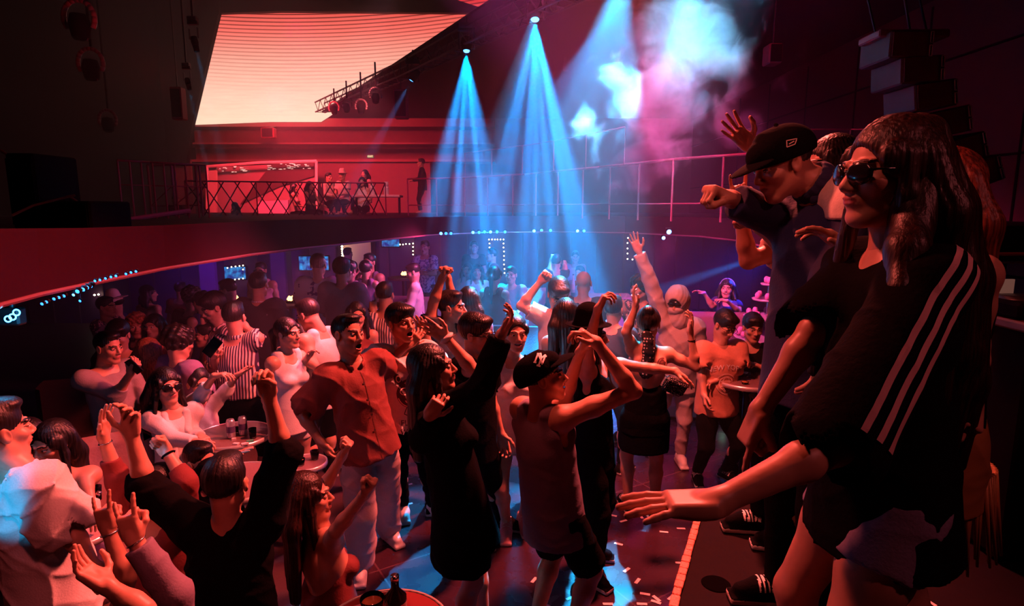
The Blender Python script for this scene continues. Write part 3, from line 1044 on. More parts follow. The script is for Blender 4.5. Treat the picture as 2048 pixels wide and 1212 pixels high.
    # ---- bottom
    if bot and not nolegs:
        G = Field(); w = .03 if bot == 'wide' else 0
        if bot in ('pants', 'wide', 'shorts', 'hotpants'):
            for sd in lg:
                hj, K, A, ft = lg[sd]
                if bot in ('shorts', 'hotpants'):
                    f = .9 if bot == 'shorts' else .38
                    e = hj + (K - hj) * f
                    G.cap(hj, e, .098 * S, (.093 if bot == 'shorts' else .094) * S, .02)
                    d = nrm(e - hj); u = nrm(np.cross(d, [.3, 1, .1])); v = np.cross(d, u)
                    G.box(e + d * .12, (.12, .12, .12), np.stack([u, v, d], 1), .004, .004, '-')
                else:
                    G.chain([K, A - (A - K) * .03], [.066 * S + w, (.050 + w * 1.4) * S], .03)
                    d = nrm(A - K); u = nrm(np.cross(d, [.3, 1, .1])); v = np.cross(d, u)
                    G.box(A + d * (.07 if bot == 'wide' else .05), (.12, .12, .06), np.stack([u, v, d], 1), .004, .004, '-')
                    G.chain([hj, hj + (K - hj) * .45, K], [.097 * S, .090 * S + w * .5, .066 * S + w], .03)
            G.ell(H - U * .01, ((.158 if m_ else .168) * S, .119 * S, .135 * S), Tb, .03)
            G.cap(H + U * .09 * S, H - U * .02, .136 * S, .152 * S, .02, (Fw, .76))
            G.cut(H + U * .085 * S, U)
        else:
            ln = skl
            b = H - np.array([0, 0, ln * S])
            if sit: b = H + Fw * .25
            G.cap(H + U * .10 * S, H - U * .02, .118 * S, .165 * S, .03, (Fw, .78))
            G.cap(H - U * .02, b, .170 * S, (.185 + (.04 if bot == 'flare' else 0)) * S, .03, (Fw, .8))
            for sd in lg:
                hj, K, A, ft = lg[sd]
                G.cap(hj, hj + (K - hj) * min(1, ln / .43) * .9, .095 * S, .09 * S, .04)
            G.cut(b - np.array([0, 0, .0]), (0, 0, -1) if not sit else Fw)
        emit({'pants': 'trousers', 'wide': 'trousers', 'shorts': 'shorts', 'hotpants': 'shorts'}.get(bot, 'skirt'), G, hb * (.9 if lod < 2 else 1), bcol, folds(seed + 9, .006 * wr, U, H))
    # ---- shoes
    if shoes and not nolegs and not (lod == 3):
        scol = scol or BLACKC
        for sd in lg:
            hj, K, A, ft = lg[sd]
            g = np.array([A[0], A[1], A[2] - .085]); sdv = np.cross(ft, [0, 0, 1.])
            Bf = np.stack([sdv, ft, [0, 0, 1.]], 1)
            G = Field()
            G.box(g + ft * .055 * S + np.array([0, 0, .016]), (.030 * S, .115 * S, .004), Bf, .012, .01)
            G.chain([g + np.array([0, 0, .055]) - ft * .03, g + np.array([0, 0, .058]) + ft * .07, g + ft * .135 * S + np.array([0, 0, .042])], [.040 * S, .042 * S, .032 * S], .02)
            G.cap(g + np.array([0, 0, .06]), g + np.array([0, 0, .095]), .042 * S, .043 * S, .02)
            if shoes == 'boot': G.cap(g + np.array([0, 0, .09]), g + np.array([0, 0, .17]), .045 * S, .048 * S, .02)
            G.cap(g + np.array([0, 0, .08]), g + np.array([0, 0, .2]), .033, .034, .004, None, '-') if shoes != 'boot' else None
            G.cut(g, (0, 0, -1))
            V, Q = polygonise(G, (.006, .007, .009, .012)[lod])
            zc = V[Q].mean(1)[:, 2] - g[2]
            fm = (zc < .026).astype(int)
            lace = (np.abs((V[Q].mean(1) - g) @ ft - .045) < .045) & (zc > .07) & ((((V[Q].mean(1) - g) @ ft) * 60) % 1 > .5)
            fm[lace] = 1
            sm = [scol, WHITEC if shoes == 'sneaker' else BLACKC]
            place('shoe', raw_mesh('shoe', loc(V), Q, sm, fm), root)
    PEOPLE[key] = out
    return out

WHITEC = mat('white_cloth', (.78, .74, .72), .8, bump=.15)

# ------------------------------------------------------------------ marks laid on cloth, skin and other surfaces
def lay(name, V2, F2, o, part, c, n, up, m, lift=.003, T=None, sub=True):
    """flat mark (2-D, metres) projected along -n onto the part's surface around point c"""
    import bmesh
    bm = bmesh.new(); vs_ = [bm.verts.new((x, y, 0)) for x, y in V2]
    for f in F2:
        try: bm.faces.new([vs_[i] for i in f])
        except ValueError: pass
    bmesh.ops.triangulate(bm, faces=bm.faces[:])
    for _ in range(4):
        le = [e for e in bm.edges if e.calc_length() > .011]
        if not le or len(bm.faces) > 6000: break
        bmesh.ops.subdivide_edges(bm, edges=le, cuts=1); bmesh.ops.triangulate(bm, faces=[f for f in bm.faces if len(f.verts) > 3])
    bm.verts.index_update(); V2 = [(v.co.x, v.co.y) for v in bm.verts]; F2 = [tuple(v.index for v in f.verts) for f in bm.faces]; bm.free()
    n = nrm(n); up = nrm(np.asarray(up, float) - n * (np.asarray(up, float) @ n)); rt = np.cross(up, n)
    V, Q = o['mesh'][part]
    if 'bvh' + part not in o:
        o['bvh' + part] = BVHTree.FromPolygons([Vector(v) for v in V], Q.tolist())
    bv = o['bvh' + part]
    out = []
    ok = []
    for x, y in V2:
        p = c + rt * x + up * y
        h = bv.ray_cast(Vector(p + n * .25), Vector(-n), .6)
        if h[0] is None:
            out.append(p); ok.append(False)
        else:
            out.append(np.array(h[0]) + n * lift); ok.append(True)
    F2 = [f for f in F2 if all(ok[i] for i in f)]
    if not F2: print('lay: nothing hit', name); return None
    me = bpy.data.meshes.new(name)
    me.from_pydata([tuple(v) for v in o['loc'](np.array(out))], [], F2)
    me.materials.append(m); me.update()
    return place(name, me, o['root'])

def text2d(txt, size, extr=0):
    cu = bpy.data.curves.new('t', 'FONT'); cu.body = txt; cu.size = size; cu.align_x = 'CENTER'; cu.align_y = 'CENTER'
    cu.resolution_u = 3
    ob = bpy.data.objects.new('t', cu); COL.objects.link(ob)
    dg = bpy.context.evaluated_depsgraph_get(); dg.update()
    me = bpy.data.meshes.new_from_object(ob.evaluated_get(dg))
    V = [(v.co.x, v.co.y) for v in me.vertices]; F = [tuple(p.vertices) for p in me.polygons]
    bpy.data.objects.remove(ob); bpy.data.meshes.remove(me); bpy.data.curves.remove(cu)
    return V, F

def stroke2d(lines, w, seg=.012):
    V, F = [], []
    for ln in lines:
        pts = []
        for (x0, y0), (x1, y1) in zip(ln[:-1], ln[1:]):
            n = max(1, int(math.hypot(x1 - x0, y1 - y0) / seg))
            pts += [(x0 + (x1 - x0) * t / n, y0 + (y1 - y0) * t / n) for t in range(n)]
        pts.append(ln[-1])
        b = len(V)
        for i, (x, y) in enumerate(pts):
            a = pts[max(i - 1, 0)]; c = pts[min(i + 1, len(pts) - 1)]
            dx, dy = c[0] - a[0], c[1] - a[1]; l = math.hypot(dx, dy) + 1e-9
            V += [(x - dy / l * w / 2, y + dx / l * w / 2), (x + dy / l * w / 2, y - dx / l * w / 2)]
        F += [(b + 2 * i, b + 2 * i + 1, b + 2 * i + 3, b + 2 * i + 2) for i in range(len(pts) - 1)]
    return V, F

def ring2d(r, n=24, sx=1, sy=1, c=(0, 0)):
    return [(c[0] + r * sx * math.cos(2 * math.pi * i / n), c[1] + r * sy * math.sin(2 * math.pi * i / n)) for i in range(n + 1)]

# ------------------------------------------------------------------ room materials
CONC = mat('dark_red_plaster', (.15, .02, .03), .75, bump=.2, bscale=6)
BLK = mat('matt_black_paint', (.010, .002, .003), .9, bump=.1, bscale=20, spec=.08)
PANEL = mat('wall_panel', (.10, .03, .12), .6, bump=.15, bscale=4)
RAILM = mat('rail_steel', (.42, .09, .12), .4, .3)
STEEL = mat('dark_steel', (.05, .045, .05), .4, .7)
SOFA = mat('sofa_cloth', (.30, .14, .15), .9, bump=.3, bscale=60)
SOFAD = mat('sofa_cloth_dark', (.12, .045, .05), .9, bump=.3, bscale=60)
TBL = mat('table_top', (.28, .15, .15), .22, bump=.03)
RIM = mat('table_rim', (.8, .72, .7), .3, .6)
PAPER = mat('confetti_paper', (.85, .68, .68), .7)
BULB = mat('bulb', (1, .85, .6), emit=9, ecol=(1, .80, .50))
LENS = mat('cyan_lens', (.2, .7, 1), emit=5, ecol=(.02, .17, .9))
LENSW = mat('white_cyan_lens', (.7, 1, 1), emit=9, ecol=(.05, .30, 1))
TVM = mat('blue_screen', (.02, .1, .5), emit=1.6, ecol=(.01, .11, .65))

def floor_material():
    m = bpy.data.materials.new('dance_floor'); m.use_nodes = True
    nt = m.node_tree; b = nt.nodes['Principled BSDF']
    tc = nt.nodes.new('ShaderNodeTexCoord')
    br = nt.nodes.new('ShaderNodeTexBrick')
    br.offset = 0
    br.inputs['Color1'].default_value = (.042, .015, .028, 1); br.inputs['Color2'].default_value = (.038, .013, .026, 1)
    br.inputs['Mortar'].default_value = (.10, .05, .07, 1)
    br.inputs['Scale'].default_value = 1; br.inputs['Mortar Size'].default_value = .006
    br.inputs['Brick Width'].default_value = 1.2; br.inputs['Row Height'].default_value = 1.2
    mp = nt.nodes.new('ShaderNodeMapping'); mp.inputs['Rotation'].default_value = (0, 0, math.radians(-32))
    nt.links.new(tc.outputs['Object'], mp.inputs[0]); nt.links.new(mp.outputs[0], br.inputs['Vector'])
    nt.links.new(br.outputs['Color'], b.inputs['Base Color'])
    n = nt.nodes.new('ShaderNodeTexNoise'); n.inputs['Scale'].default_value = 5; n.inputs['Detail'].default_value = 5
    nt.links.new(tc.outputs['Object'], n.inputs['Vector'])
    mr = nt.nodes.new('ShaderNodeMapRange'); mr.inputs[3].default_value = .12; mr.inputs[4].default_value = .42
    nt.links.new(n.outputs['Fac'], mr.inputs[0]); nt.links.new(mr.outputs[0], b.inputs['Roughness'])
    return m

def struct(mb, name, m, smooth=False):
    return tag(mb.build(name, m, smooth=smooth), kind='structure')

# ------------------------------------------------------------------ shell
XL, XR, YB, YF, ZC, ZS = -11.6, 6.6, 22.6, -2.2, 9.6, 5.6
LF = -.35        # lounge floor, one step down
STZ = .85        # stage
stage = [(-.5, -2.2), (-.5, .3), (.25, 1.2), (.70, 2.30), (.98, 2.9), (1.6, 3.35), (3.0, 3.55), (XR, 3.6), (XR, -2.2)]
mb = MB()
DE = [(-.75, -2.2), (-.75, 2.95), (-1.22, 3.4), (-1.3, 4.4), (-1.9, 14.2)]
mb.prism([(x, y, -.4) for x, y in DE] + [(XR, 14.2, -.4), (XR, -2.2, -.4)], (0, 0, .4))
struct(mb, 'floor', floor_material())
mb = MB(); mb.box(((XL - .75) / 2, (YF + 14.2) / 2, LF - .1), (-.75 - XL, 14.2 - YF, .2))
struct(mb, 'floor_lounge', mat('lounge_floor', (.10, .05, .055), .5, bump=.1))
mb = MB(); mb.prism([(x, y, 0) for x, y in stage][::-1], (0, 0, STZ)); struct(mb, 'floor_stage', mat('stage_floor', (.012, .004, .005), .85, bump=.15, bscale=14, spec=.12))
mb = MB(); mb.path([(x, y, -.015) for x, y in DE], .02, 6); struct(mb, 'trim_1', STEEL)
# walls
mb = MB(); mb.box((XL - .1, (YF + YB) / 2, ZC / 2 - .3), (.2, YB - YF, ZC + .6)); struct(mb, 'wall_left', BLK)
mb = MB(); mb.box((XR + .1, (YF + YB) / 2, ZC / 2), (.2, YB - YF, ZC)); struct(mb, 'wall_right', CONC)
mb = MB()
for z in (1.5, 3.1, 4.6): mb.box((XR - .01, (YF + YB) / 2, z), (.02, YB - YF, .03))
for y in range(0, 20, 2): mb.box((XR - .01, y, 2.8), (.02, .03, 5.4))
struct(mb, 'trim_2', BLK)
mb = MB(); mb.box(((XL + XR) / 2, YB + .1, ZC / 2), (XR - XL, .2, ZC)); struct(mb, 'wall_back', CONC)
mb = MB(); mb.box(((XL + XR) / 2, YF - .1, ZC / 2), (XR - XL, .2, ZC)); struct(mb, 'wall_front', BLK)
mb = MB(); mb.box(((XL + XR) / 2, 14.3, .8), (XR - XL, .2, 2.4)); struct(mb, 'wall_lounge', PANEL)
mb = MB()
for x in np.arange(-11, 6.4, .62): mb.box((x, 14.18, .8), (.05, .05, 2.38))
struct(mb, 'trim_3', mat('wall_batten', (.10, .03, .08), .6))
mb = MB(); mb.box(((XL + XR) / 2, (YF + YB) / 2, ZC + .1), (XR - XL, YB - YF, .2)); struct(mb, 'ceiling', BLK)
# low dark ceiling over stage and floor; its long slanting edge cuts across the big screen
e0, e1 = WZ(640, 243, ZS), WZ(1010, 2, ZS)
dd = (e1 - e0) / np.linalg.norm(e1 - e0)
e2 = e1 + dd * 14
mb = MB(); mb.prism([(e0[0], min(e0[1], YB - .02), ZS), (e2[0], YF, ZS) if False else (e1[0] + dd[0] * (e1[1] - YF) / -dd[1], YF, ZS), (XR, YF, ZS), (XR, YB - .02, ZS)], (0, 0, .04))
struct(mb, 'ceiling_low', mat('low_ceiling', (.05, .006, .02), .8, bump=.2, bscale=5))
# bulkhead bands under the screen
mb = MB()
mb.box((-6.2, 21.9, 5.30), (11.2, .9, .28)); mb.box((-6.2, 21.6, 4.55), (11.2, 1.3, .05)); mb.box((-6.2, 21.8, 4.0), (11.2, 1.2, .08))
struct(mb, 'trim_4', mat('bulkhead', (.22, .07, .07), .7))

# ------------------------------------------------------------------ mezzanine: curved slab with a deep front
edge = [(-420, 880), (-150, 700), (0, 607), (80, 586), (165, 568), (250, 551), (330, 535), (500, 508), (600, 496), (700, 486), (780, 477), (850, 470), (960, 465),
        (1100, 463), (1250, 465), (1400, 472), (1480, 481), (1560, 500)]
E = [WZ(x, y, 2.0) for x, y in edge]
E = [(p[0], p[1]) for p in E] + [(3.2, 4.6), (XR - .02, 4.1)]
ZT = 2.22
top_z = [2.36, 2.33, 2.31, 2.30, 2.29, 2.285, 2.28, 2.28, 2.28] + [2.26] * (len(E) - 9)
mb = MB()
n = len(E)
out_pts = []
for i, (x, y) in enumerate(E):
    out_pts.append((XL, y) if i < 3 else None)
V, Fc = [], []
for i, (x, y) in enumerate(E):
    V += [(x, y, 2.0), (x * 1.012, y * 1.012 + .03, top_z[i]), (x * 1.03, y * 1.03 + .05, top_z[i]), (x * 1.03, y * 1.03 + .05, ZT)]
for i in range(n - 1):
    for k in range(3):
        a = 4 * i + k; b = 4 * (i + 1) + k
        Fc.append((a, b, b + 1, a + 1))
mb.add(V, Fc)
def band(z, flip):
    vs = []
    for x, y in E: vs.append((x, y, z) if z < 2.1 else (x * 1.03, y * 1.03 + .05, z))
    m0 = len(vs)
    for i, (x, y) in enumerate(E):
        t = i / (n - 1)
        if i <= 8: vs.append((XL, max(y, -1.5) if i < 4 else y + (i - 4) * 1.6, z))
        elif i <= 13: vs.append((XL + (XR - XL) * (i - 8) / 6, YB, z))
        else: vs.append((XR, YB - (i - 13) / 6 * (YB - E[-1][1]), z))
    fs = [(i, i + 1, m0 + i + 1, m0 + i) for i in range(n - 1)]
    if flip: fs = [f[::-1] for f in fs]
    mb.add(vs, fs)
band(2.0, False); band(ZT, True)
struct(mb, 'floor_mezzanine', mat('mezzanine_front', (.026, .0015, .008), .85, bump=.08, bscale=3, spec=.08))
# thin lip along the slab edge
mb = MB()
mb.path([(x * .995, y * .995, 1.995) for x, y in E], .012, 6)
struct(mb, 'trim_5', mat('lip', (.16, .04, .06), .5))
# back rooms of the upper floor
mb = MB()
def pw(x0, y0, x1, y1, Y, t=.1, col=None):
    a, b = W(x0, y1, Y), W(x1, y0, Y)
    mb.box(((a[0] + b[0]) / 2, Y + t / 2, (a[2] + b[2]) / 2), (abs(b[0] - a[0]), t, abs(b[2] - a[2])))
pw(300, 318, 380, 440, 21); pw(625, 318, 860, 440, 21.4)
struct(mb, 'wall_upper', mat('upper_wall', (.20, .06, .08), .7, bump=.1))

# ------------------------------------------------------------------ big screen
def screen_material():
    m = bpy.data.materials.new('led_screen'); m.use_nodes = True
    nt = m.node_tree; nt.nodes.remove(nt.nodes['Principled BSDF'])
    out = nt.nodes['Material Output']; em = nt.nodes.new('ShaderNodeEmission')
    nt.links.new(em.outputs[0], out.inputs[0])
    tc = nt.nodes.new('ShaderNodeTexCoord'); sp = nt.nodes.new('ShaderNodeSeparateXYZ')
    nt.links.new(tc.outputs['Object'], sp.inputs[0])
    mr = nt.nodes.new('ShaderNodeMapRange'); mr.inputs[1].default_value = 0; mr.inputs[2].default_value = 4.0
    nt.links.new(sp.outputs[2], mr.inputs[0])
    cr = nt.nodes.new('ShaderNodeValToRGB'); e = cr.color_ramp.elements
    e[0].position = 0; e[0].color = (1, .68, .50, 1); e[1].position = 1; e[1].color = (.62, .03, .025, 1)
    for p, c in ((.25, (1, .56, .43, 1)), (.5, (1, .40, .31, 1)), (.75, (.95, .16, .13, 1))):
        k = e.new(p); k.color = c
    nt.links.new(mr.outputs[0], cr.inputs[0])
    def math_(op, a, b=None, va=None):
        n = nt.nodes.new('ShaderNodeMath'); n.operation = op
        if hasattr(a, 'is_linked'): nt.links.new(a, n.inputs[0])
        else: n.inputs[0].default_value = a
        if b is not None:
            if hasattr(b, 'is_linked'): nt.links.new(b, n.inputs[1])
            else: n.inputs[1].default_value = b
        return n.outputs[0]
    # scan lines: rows bow slightly and grow stronger to the top
    bow = math_('MULTIPLY', math_('POWER', math_('ABSOLUTE', math_('SUBTRACT', sp.outputs[0], 3.5)), 2.0), -.012)
    zz = math_('ADD', sp.outputs[2], bow)
    w = math_('SINE', math_('MULTIPLY', zz, 52.0))
    w = math_('MAXIMUM', w, 0.0)
    amt = nt.nodes.new('ShaderNodeMapRange'); amt.inputs[1].default_value = .9; amt.inputs[2].default_value = 3.9
    amt.inputs[3].default_value = .0; amt.inputs[4].default_value = .95
    nt.links.new(zz, amt.inputs[0])
    s = math_('SUBTRACT', 1.0, math_('MULTIPLY', w, amt.outputs[0]))
    n = nt.nodes.new('ShaderNodeTexNoise'); n.inputs['Scale'].default_value = 1
    mp = nt.nodes.new('ShaderNodeMapping'); mp.inputs['Scale'].default_value = (1.2, 1, 14)
    nt.links.new(tc.outputs['Object'], mp.inputs[0]); nt.links.new(mp.outputs[0], n.inputs['Vector'])
    nn = nt.nodes.new('ShaderNodeMapRange'); nn.inputs[3].default_value = .85; nn.inputs[4].default_value = 1.12
    nt.links.new(n.outputs['Fac'], nn.inputs[0])
    s = math_('MULTIPLY', s, nn.outputs[0])
    nt.links.new(cr.outputs[0], em.inputs[0]); nt.links.new(math_('MULTIPLY', s, 1.55), em.inputs[1])
    return m
YS = 21.2
p0, p1 = W(384, 249, YS), W(437, 26, YS)
q0, q1 = W(700, 240, YS), W(1200, 20, YS)
mb = MB()
top = W(445, -60, YS); topr = W(1200, -60, YS)
base = (p0[0], YS, p0[2])
mb.prism([p0, W(540, 243, YS), W(640, 243, YS), W(985, 20, YS), W(1110, -60, YS), top, p1], (0, .12, 0))
scr = mb.build('led_screen', screen_material(), loc=base)
tag(scr, 'huge glowing salmon and red video screen high on the back wall', 'screen')
mb = MB()
mb.prism([W(370, -60, 20.9), W(437, 26, 20.9), W(560, 22, 20.9), W(760, 24, 20.9), W(985, 26, 20.9), W(979, 21, 20.9), W(915, 0, 20.9), W(880, -60, 20.9)], (0, .2, 0))
struct(mb, 'trim_6', mat('beam_black', (.05, .012, .02), .8))
# dark wall pieces left of the screen
mb = MB(); mb.prism([W(-80, -60, 20.7), W(437, -60, 20.7), W(437, 26, 20.7), W(384, 249, 20.7), W(372, 330, 20.7), W(-80, 330, 20.7)], (0, .2, 0))
struct(mb, 'wall_side', BLK)

# ------------------------------------------------------------------ light fixtures and their beams
def fixture(px, py, Y, tgt, col, power, ang, rays, label, name='moving_head_light', lens=None, sz=1.0):
    c = W(px, py, Y)
    d = nrm(np.array(tgt, float) - c)
    root = empty(name, c + np.array([0, 0, .30 * sz]), 0, label, 'stage light', 'stage lights on the ceiling')
    u = nrm(np.cross(d, [0, 1, .1])); v = np.cross(d, u)
    h = MB(); h.lathe(c - d * .26 * sz, [(.02 * sz, 0), (.085 * sz, .01), (.10 * sz, .10), (.075 * sz, .2), (.085 * sz, .255 * sz), (.075 * sz, .26)], 20, d)
    h.build('lamp_head', BLK, root, True)
    l = MB(); l.lathe(c - d * .015, [(.001, 0), (.03 * sz, .006), (.050 * sz, 0), (.054 * sz, -.01)], 20, d)
    l.build('lens', lens or LENSW, root, True)
    y = MB()
    for q in (-1, 1): y.box(c + u * q * .125 * sz - d * .10 + np.array([0, 0, .10]), (.03 * sz, .07 * sz, .30 * sz), None, .008)
    y.box(c + np.array([0, 0, .27]) - d * .1, (.30 * sz, .12 * sz, .06), None, .01)
    y.build('yoke', STEEL, root)
    b = MB(); b.box(c + np.array([0, 0, .33]) - d * .1, (.26 * sz, .2 * sz, .08), None, .01); b.tube(c + np.array([0, 0, .35]) - d * .1, [*(c - d * .1)[:2], max(ZS if (c[0] > -3.5) else ZC, c[2] + .5)], .018)
    b.build('base_box', STEEL, root)
    a_ = math.degrees(math.atan(ang / np.linalg.norm(np.array(tgt) - c))) * 2 if rays > 1 else ang
    o = fixture_spot(tuple(c + d * .04), tgt, col, power, a_, .45, .03)
    if rays > 1: gobo(o, px % 17, rays)
CB = (.0, .34, 1)
fixture(1070, 42, 9.2, (.25, 7.6, 0), CB, 22000, 1.75, 14, 'bright cyan stage lamp throwing the widest fan of beams', sz=1.1)
fixture(933, 104, 10.8, (-.75, 9.0, 0), CB, 16000, 1.5, 14, 'cyan stage lamp with a narrower fan, left of the brightest one')
fixture(822, 162, 13.0, (-4.1, 12.6, 1.5), (.10, .35, 1), 3500, 9, 1, 'small cyan stage lamp by the slanting ceiling edge, beam falling left')
fixture(1238, -6, 8.0, (.1, 10.0, 2.2), CB, 6500, 1.1, 16, 'cyan stage lamp at the top edge of the picture, beams crossing left')
fixture(391, 91, 11.0, (-4.9, 11.0, 1.5), (.05, .6, 1), 1500, 6, 1, 'small cyan lamp left of the video screen, upper of two', sz=.6)
fixture(377, 170, 13.7, (-6.2, 13.0, 1.5), (.05, .6, 1), 1500, 5, 1, 'small cyan lamp left of the video screen, lower of two', sz=.6)
# the lamp over the smoke
fixture(1385, -40, 6.3, (1.55, 6.2, 2.4), (.03, .50, 1), 500, 40, 1, 'cyan lamp hanging right above the smoke cloud')
# blue spots crossing the floor from the far side
fixture_spot((1.35, 7.7, 5.3), (.05, 3.7, 0), (.02, .50, 1), 18000, 20, .25, .05, name='cyan_floor_spot')
fixture_spot((.35, 9.0, 5.15), (-.75, 4.1, 0), (.02, .46, 1), 18000, 11, .3, .04, name='cyan_floor_spot')
fixture_spot((-3.0, 1.0, 1.9), tuple(W(28, 985, 2.4)), (.03, .50, 1), 160, 13, .5, .02, name='cyan_back_spot')

def truss(pts, label, w=.28):
    root = empty('lighting_truss', pts[0], 0, label, 'truss')
    for a, b in zip(pts[:-1], pts[1:]):
        a, b = np.array(a), np.array(b); d = nrm(b - a); u = nrm(np.cross(d, [0, 0, 1])) * w / 2; z = np.array([0, 0, w / 2])
        m = MB()
        for p in (u + z, u - z, -u + z, -u - z): m.tube(a + p, b + p, .022, n=8)
        m.build('chord', STEEL, root)
        m = MB(); L = np.linalg.norm(b - a); k = int(L / w)
        for i in range(k):
            s, e = a + d * i * w, a + d * (i + 1) * w
            for q in (1, -1):
                m.tube(s + u * q - z * (1 if i % 2 else -1), e + u * q + z * (1 if i % 2 else -1), .010, n=6)
            m.tube(s + u - z, s - u - z, .010, n=6)
        m.build('lattice', STEEL, root)
truss([W(640, 215, 19), W(822, 135, 13.2), W(933, 78, 11), W(1070, 12, 9.3), W(1200, -50, 8)], 'dark ceiling truss that carries the row of cyan lamps')

# three horse-shoe yokes on the dark left wall
def yoke_light(px, py, Y, s, label):
    c = W(px, py, Y); root = empty('moving_head_light', c, 0, label, 'stage light')
    m = MB(); m.tube(c + np.array([0, .05, .2 * s]), (c[0], c[1] + .05, ZS if px > 500 else ZC), .02); m.build('hanging_pole', BLK, root)
    m = MB()
    pts = [c + np.array([math.cos(a) * .20, 0, math.sin(a) * .22]) * s for a in np.linspace(-.6, math.pi + .6, 14)]
    m.path([tuple(p) for p in pts], .032 * s, 8); m.build('yoke', mat('yoke_paint', (.30, .12, .12), .5), root, True)
    m = MB(); m.lathe(c + np.array([0, 0, -.16 * s]), [(.01, -.1 * s), (.10 * s, -.08 * s), (.13 * s, .08 * s), (.10 * s, .2 * s), (.01, .22 * s)], 18); m.build('lamp_head', BLK, root, True)
    m = MB(); m.lathe(c + np.array([0, -.02, -.27 * s]), [(.001, -.01), (.07 * s, 0), (.09 * s, .03)], 18); m.build('lens', GLASSK, root, True)
yoke_light(158, 36, 9.0, 1.1, 'largest unlit lamp with horseshoe yoke at the top left')
yoke_light(181, 126, 11.0, 1.1, 'unlit lamp with horseshoe yoke, second down on the left')
yoke_light(215, 240, 14.0, 1.0, 'small unlit lamp with horseshoe yoke, lowest on the left')
spot(W(330, 150, 8), W(170, 110, 11), (1, .03, .04), 45, 70, 1, .2, 'left_wall_wash')
for i, (px, py, Y) in enumerate(((668, 215, 17), (693, 210, 16), (722, 212, 15), (751, 190, 14))):
    yoke_light(px, py, Y, .7, ['first', 'second', 'third', 'fourth'][i] + ' small unlit lamp from the left under the slanting ceiling edge')
# hung panels
for px0, py0, px1, py1, Y, lb in ((790, 180, 815, 238, 14, 'small hanging speaker right of the falling beam'), (349, 175, 366, 240, 15, 'small red-lit speaker hanging left of the screen'),
                                   (525, 256, 550, 276, 20, 'little black speaker under the middle of the screen'), (1530, 90, 1560, 130, 9, 'small dark speaker hanging in the haze')):
    a, b = W(px0, py1, Y), W(px1, py0, Y)
    root = empty('wall_speaker', ((a[0] + b[0]) / 2, Y, a[2]), 0, lb, 'speaker')
    m = MB(); m.box(((a[0] + b[0]) / 2, Y, (a[2] + b[2]) / 2), (b[0] - a[0], .25, b[2] - a[2]), None, .02); m.build('cabinet', mat('speaker_paint', (.28, .04, .06), .6), root)
    m = MB(); m.box(((a[0] + b[0]) / 2, Y - .13, (a[2] + b[2]) / 2), ((b[0] - a[0]) * .8, .02, (b[2] - a[2]) * .85)); m.build('grille', BLK, root)
    m = MB(); m.tube(((a[0] + b[0]) / 2, Y, b[2]), ((a[0] + b[0]) / 2, Y + (.6 if px0 == 525 else 0), b[2] + .12 if px0 == 525 else ZC if px0 < 600 else ZS), .015); m.build('bracket', STEEL, root)

# ------------------------------------------------------------------ line array on the right
root = empty('line_array_speaker', W(1750, 75, 5.0), 0, 'tall curved line array speaker hanging over the right of the stage', 'speaker')
m = MB(); a, b = W(1740, 72, 5.0), W(1868, 80, 5.3)
m.box((a + b) / 2, (.56, .30, .06), None, .01); m.build('fly_bar', mat('fly_bar', (.36, .06, .07), .5), root)
for x0, x1 in ((1735, 1752), (1812, 1822), (1838, 1856)):
    m = MB(); m.path([tuple(W(x0 - 12, -60, 5.0)), tuple(W(x1, 74, 5.1))], .009, 6); m.build('chain', STEEL, root)
arr = [(1790, 102), (1812, 150), (1838, 198), (1866, 250), (1896, 303), (1926, 350)]
for i in range(len(arr)):
    c = W(arr[i][0], arr[i][1], 5.15); nx = arr[min(i + 1, 5)]; pv = arr[max(i - 1, 0)]
    an = math.radians(i * 4.0)
    x = np.array([math.cos(an), 0, math.sin(an)]); z = np.array([-math.sin(an), 0, math.cos(an)])
    R_ = np.stack([x, [0, 1, 0], z], 1)
    m = MB(); m.box(c, (.34, .42, .205), R_, .012); cb = m.build('cabinet', mat('array_paint', (.10, .006, .012), .6), root)
    m = MB(); m.box(c - np.array([0, .215, 0]) - x * .02, (.27, .012, .185), R_, .004); m.build('grille', mat('array_grille', (.13, .008, .016), .7), cb)
    m = MB()
    for e in (-.05, .05):
        for dx in (0, .02): m.box(c + x * (.145 + dx - .01) + z * e - np.array([0, .222, 0]), (.004, .008, .085), R_)
    for e in (-.09, -.01, .01, .09): m.box(c + x * .145 + z * e - np.array([0, .222, 0]), (.024, .008, .005), R_)
    m.build('rigging_slot', mat('slot_edge', (.9, .45, .42), .3), cb)

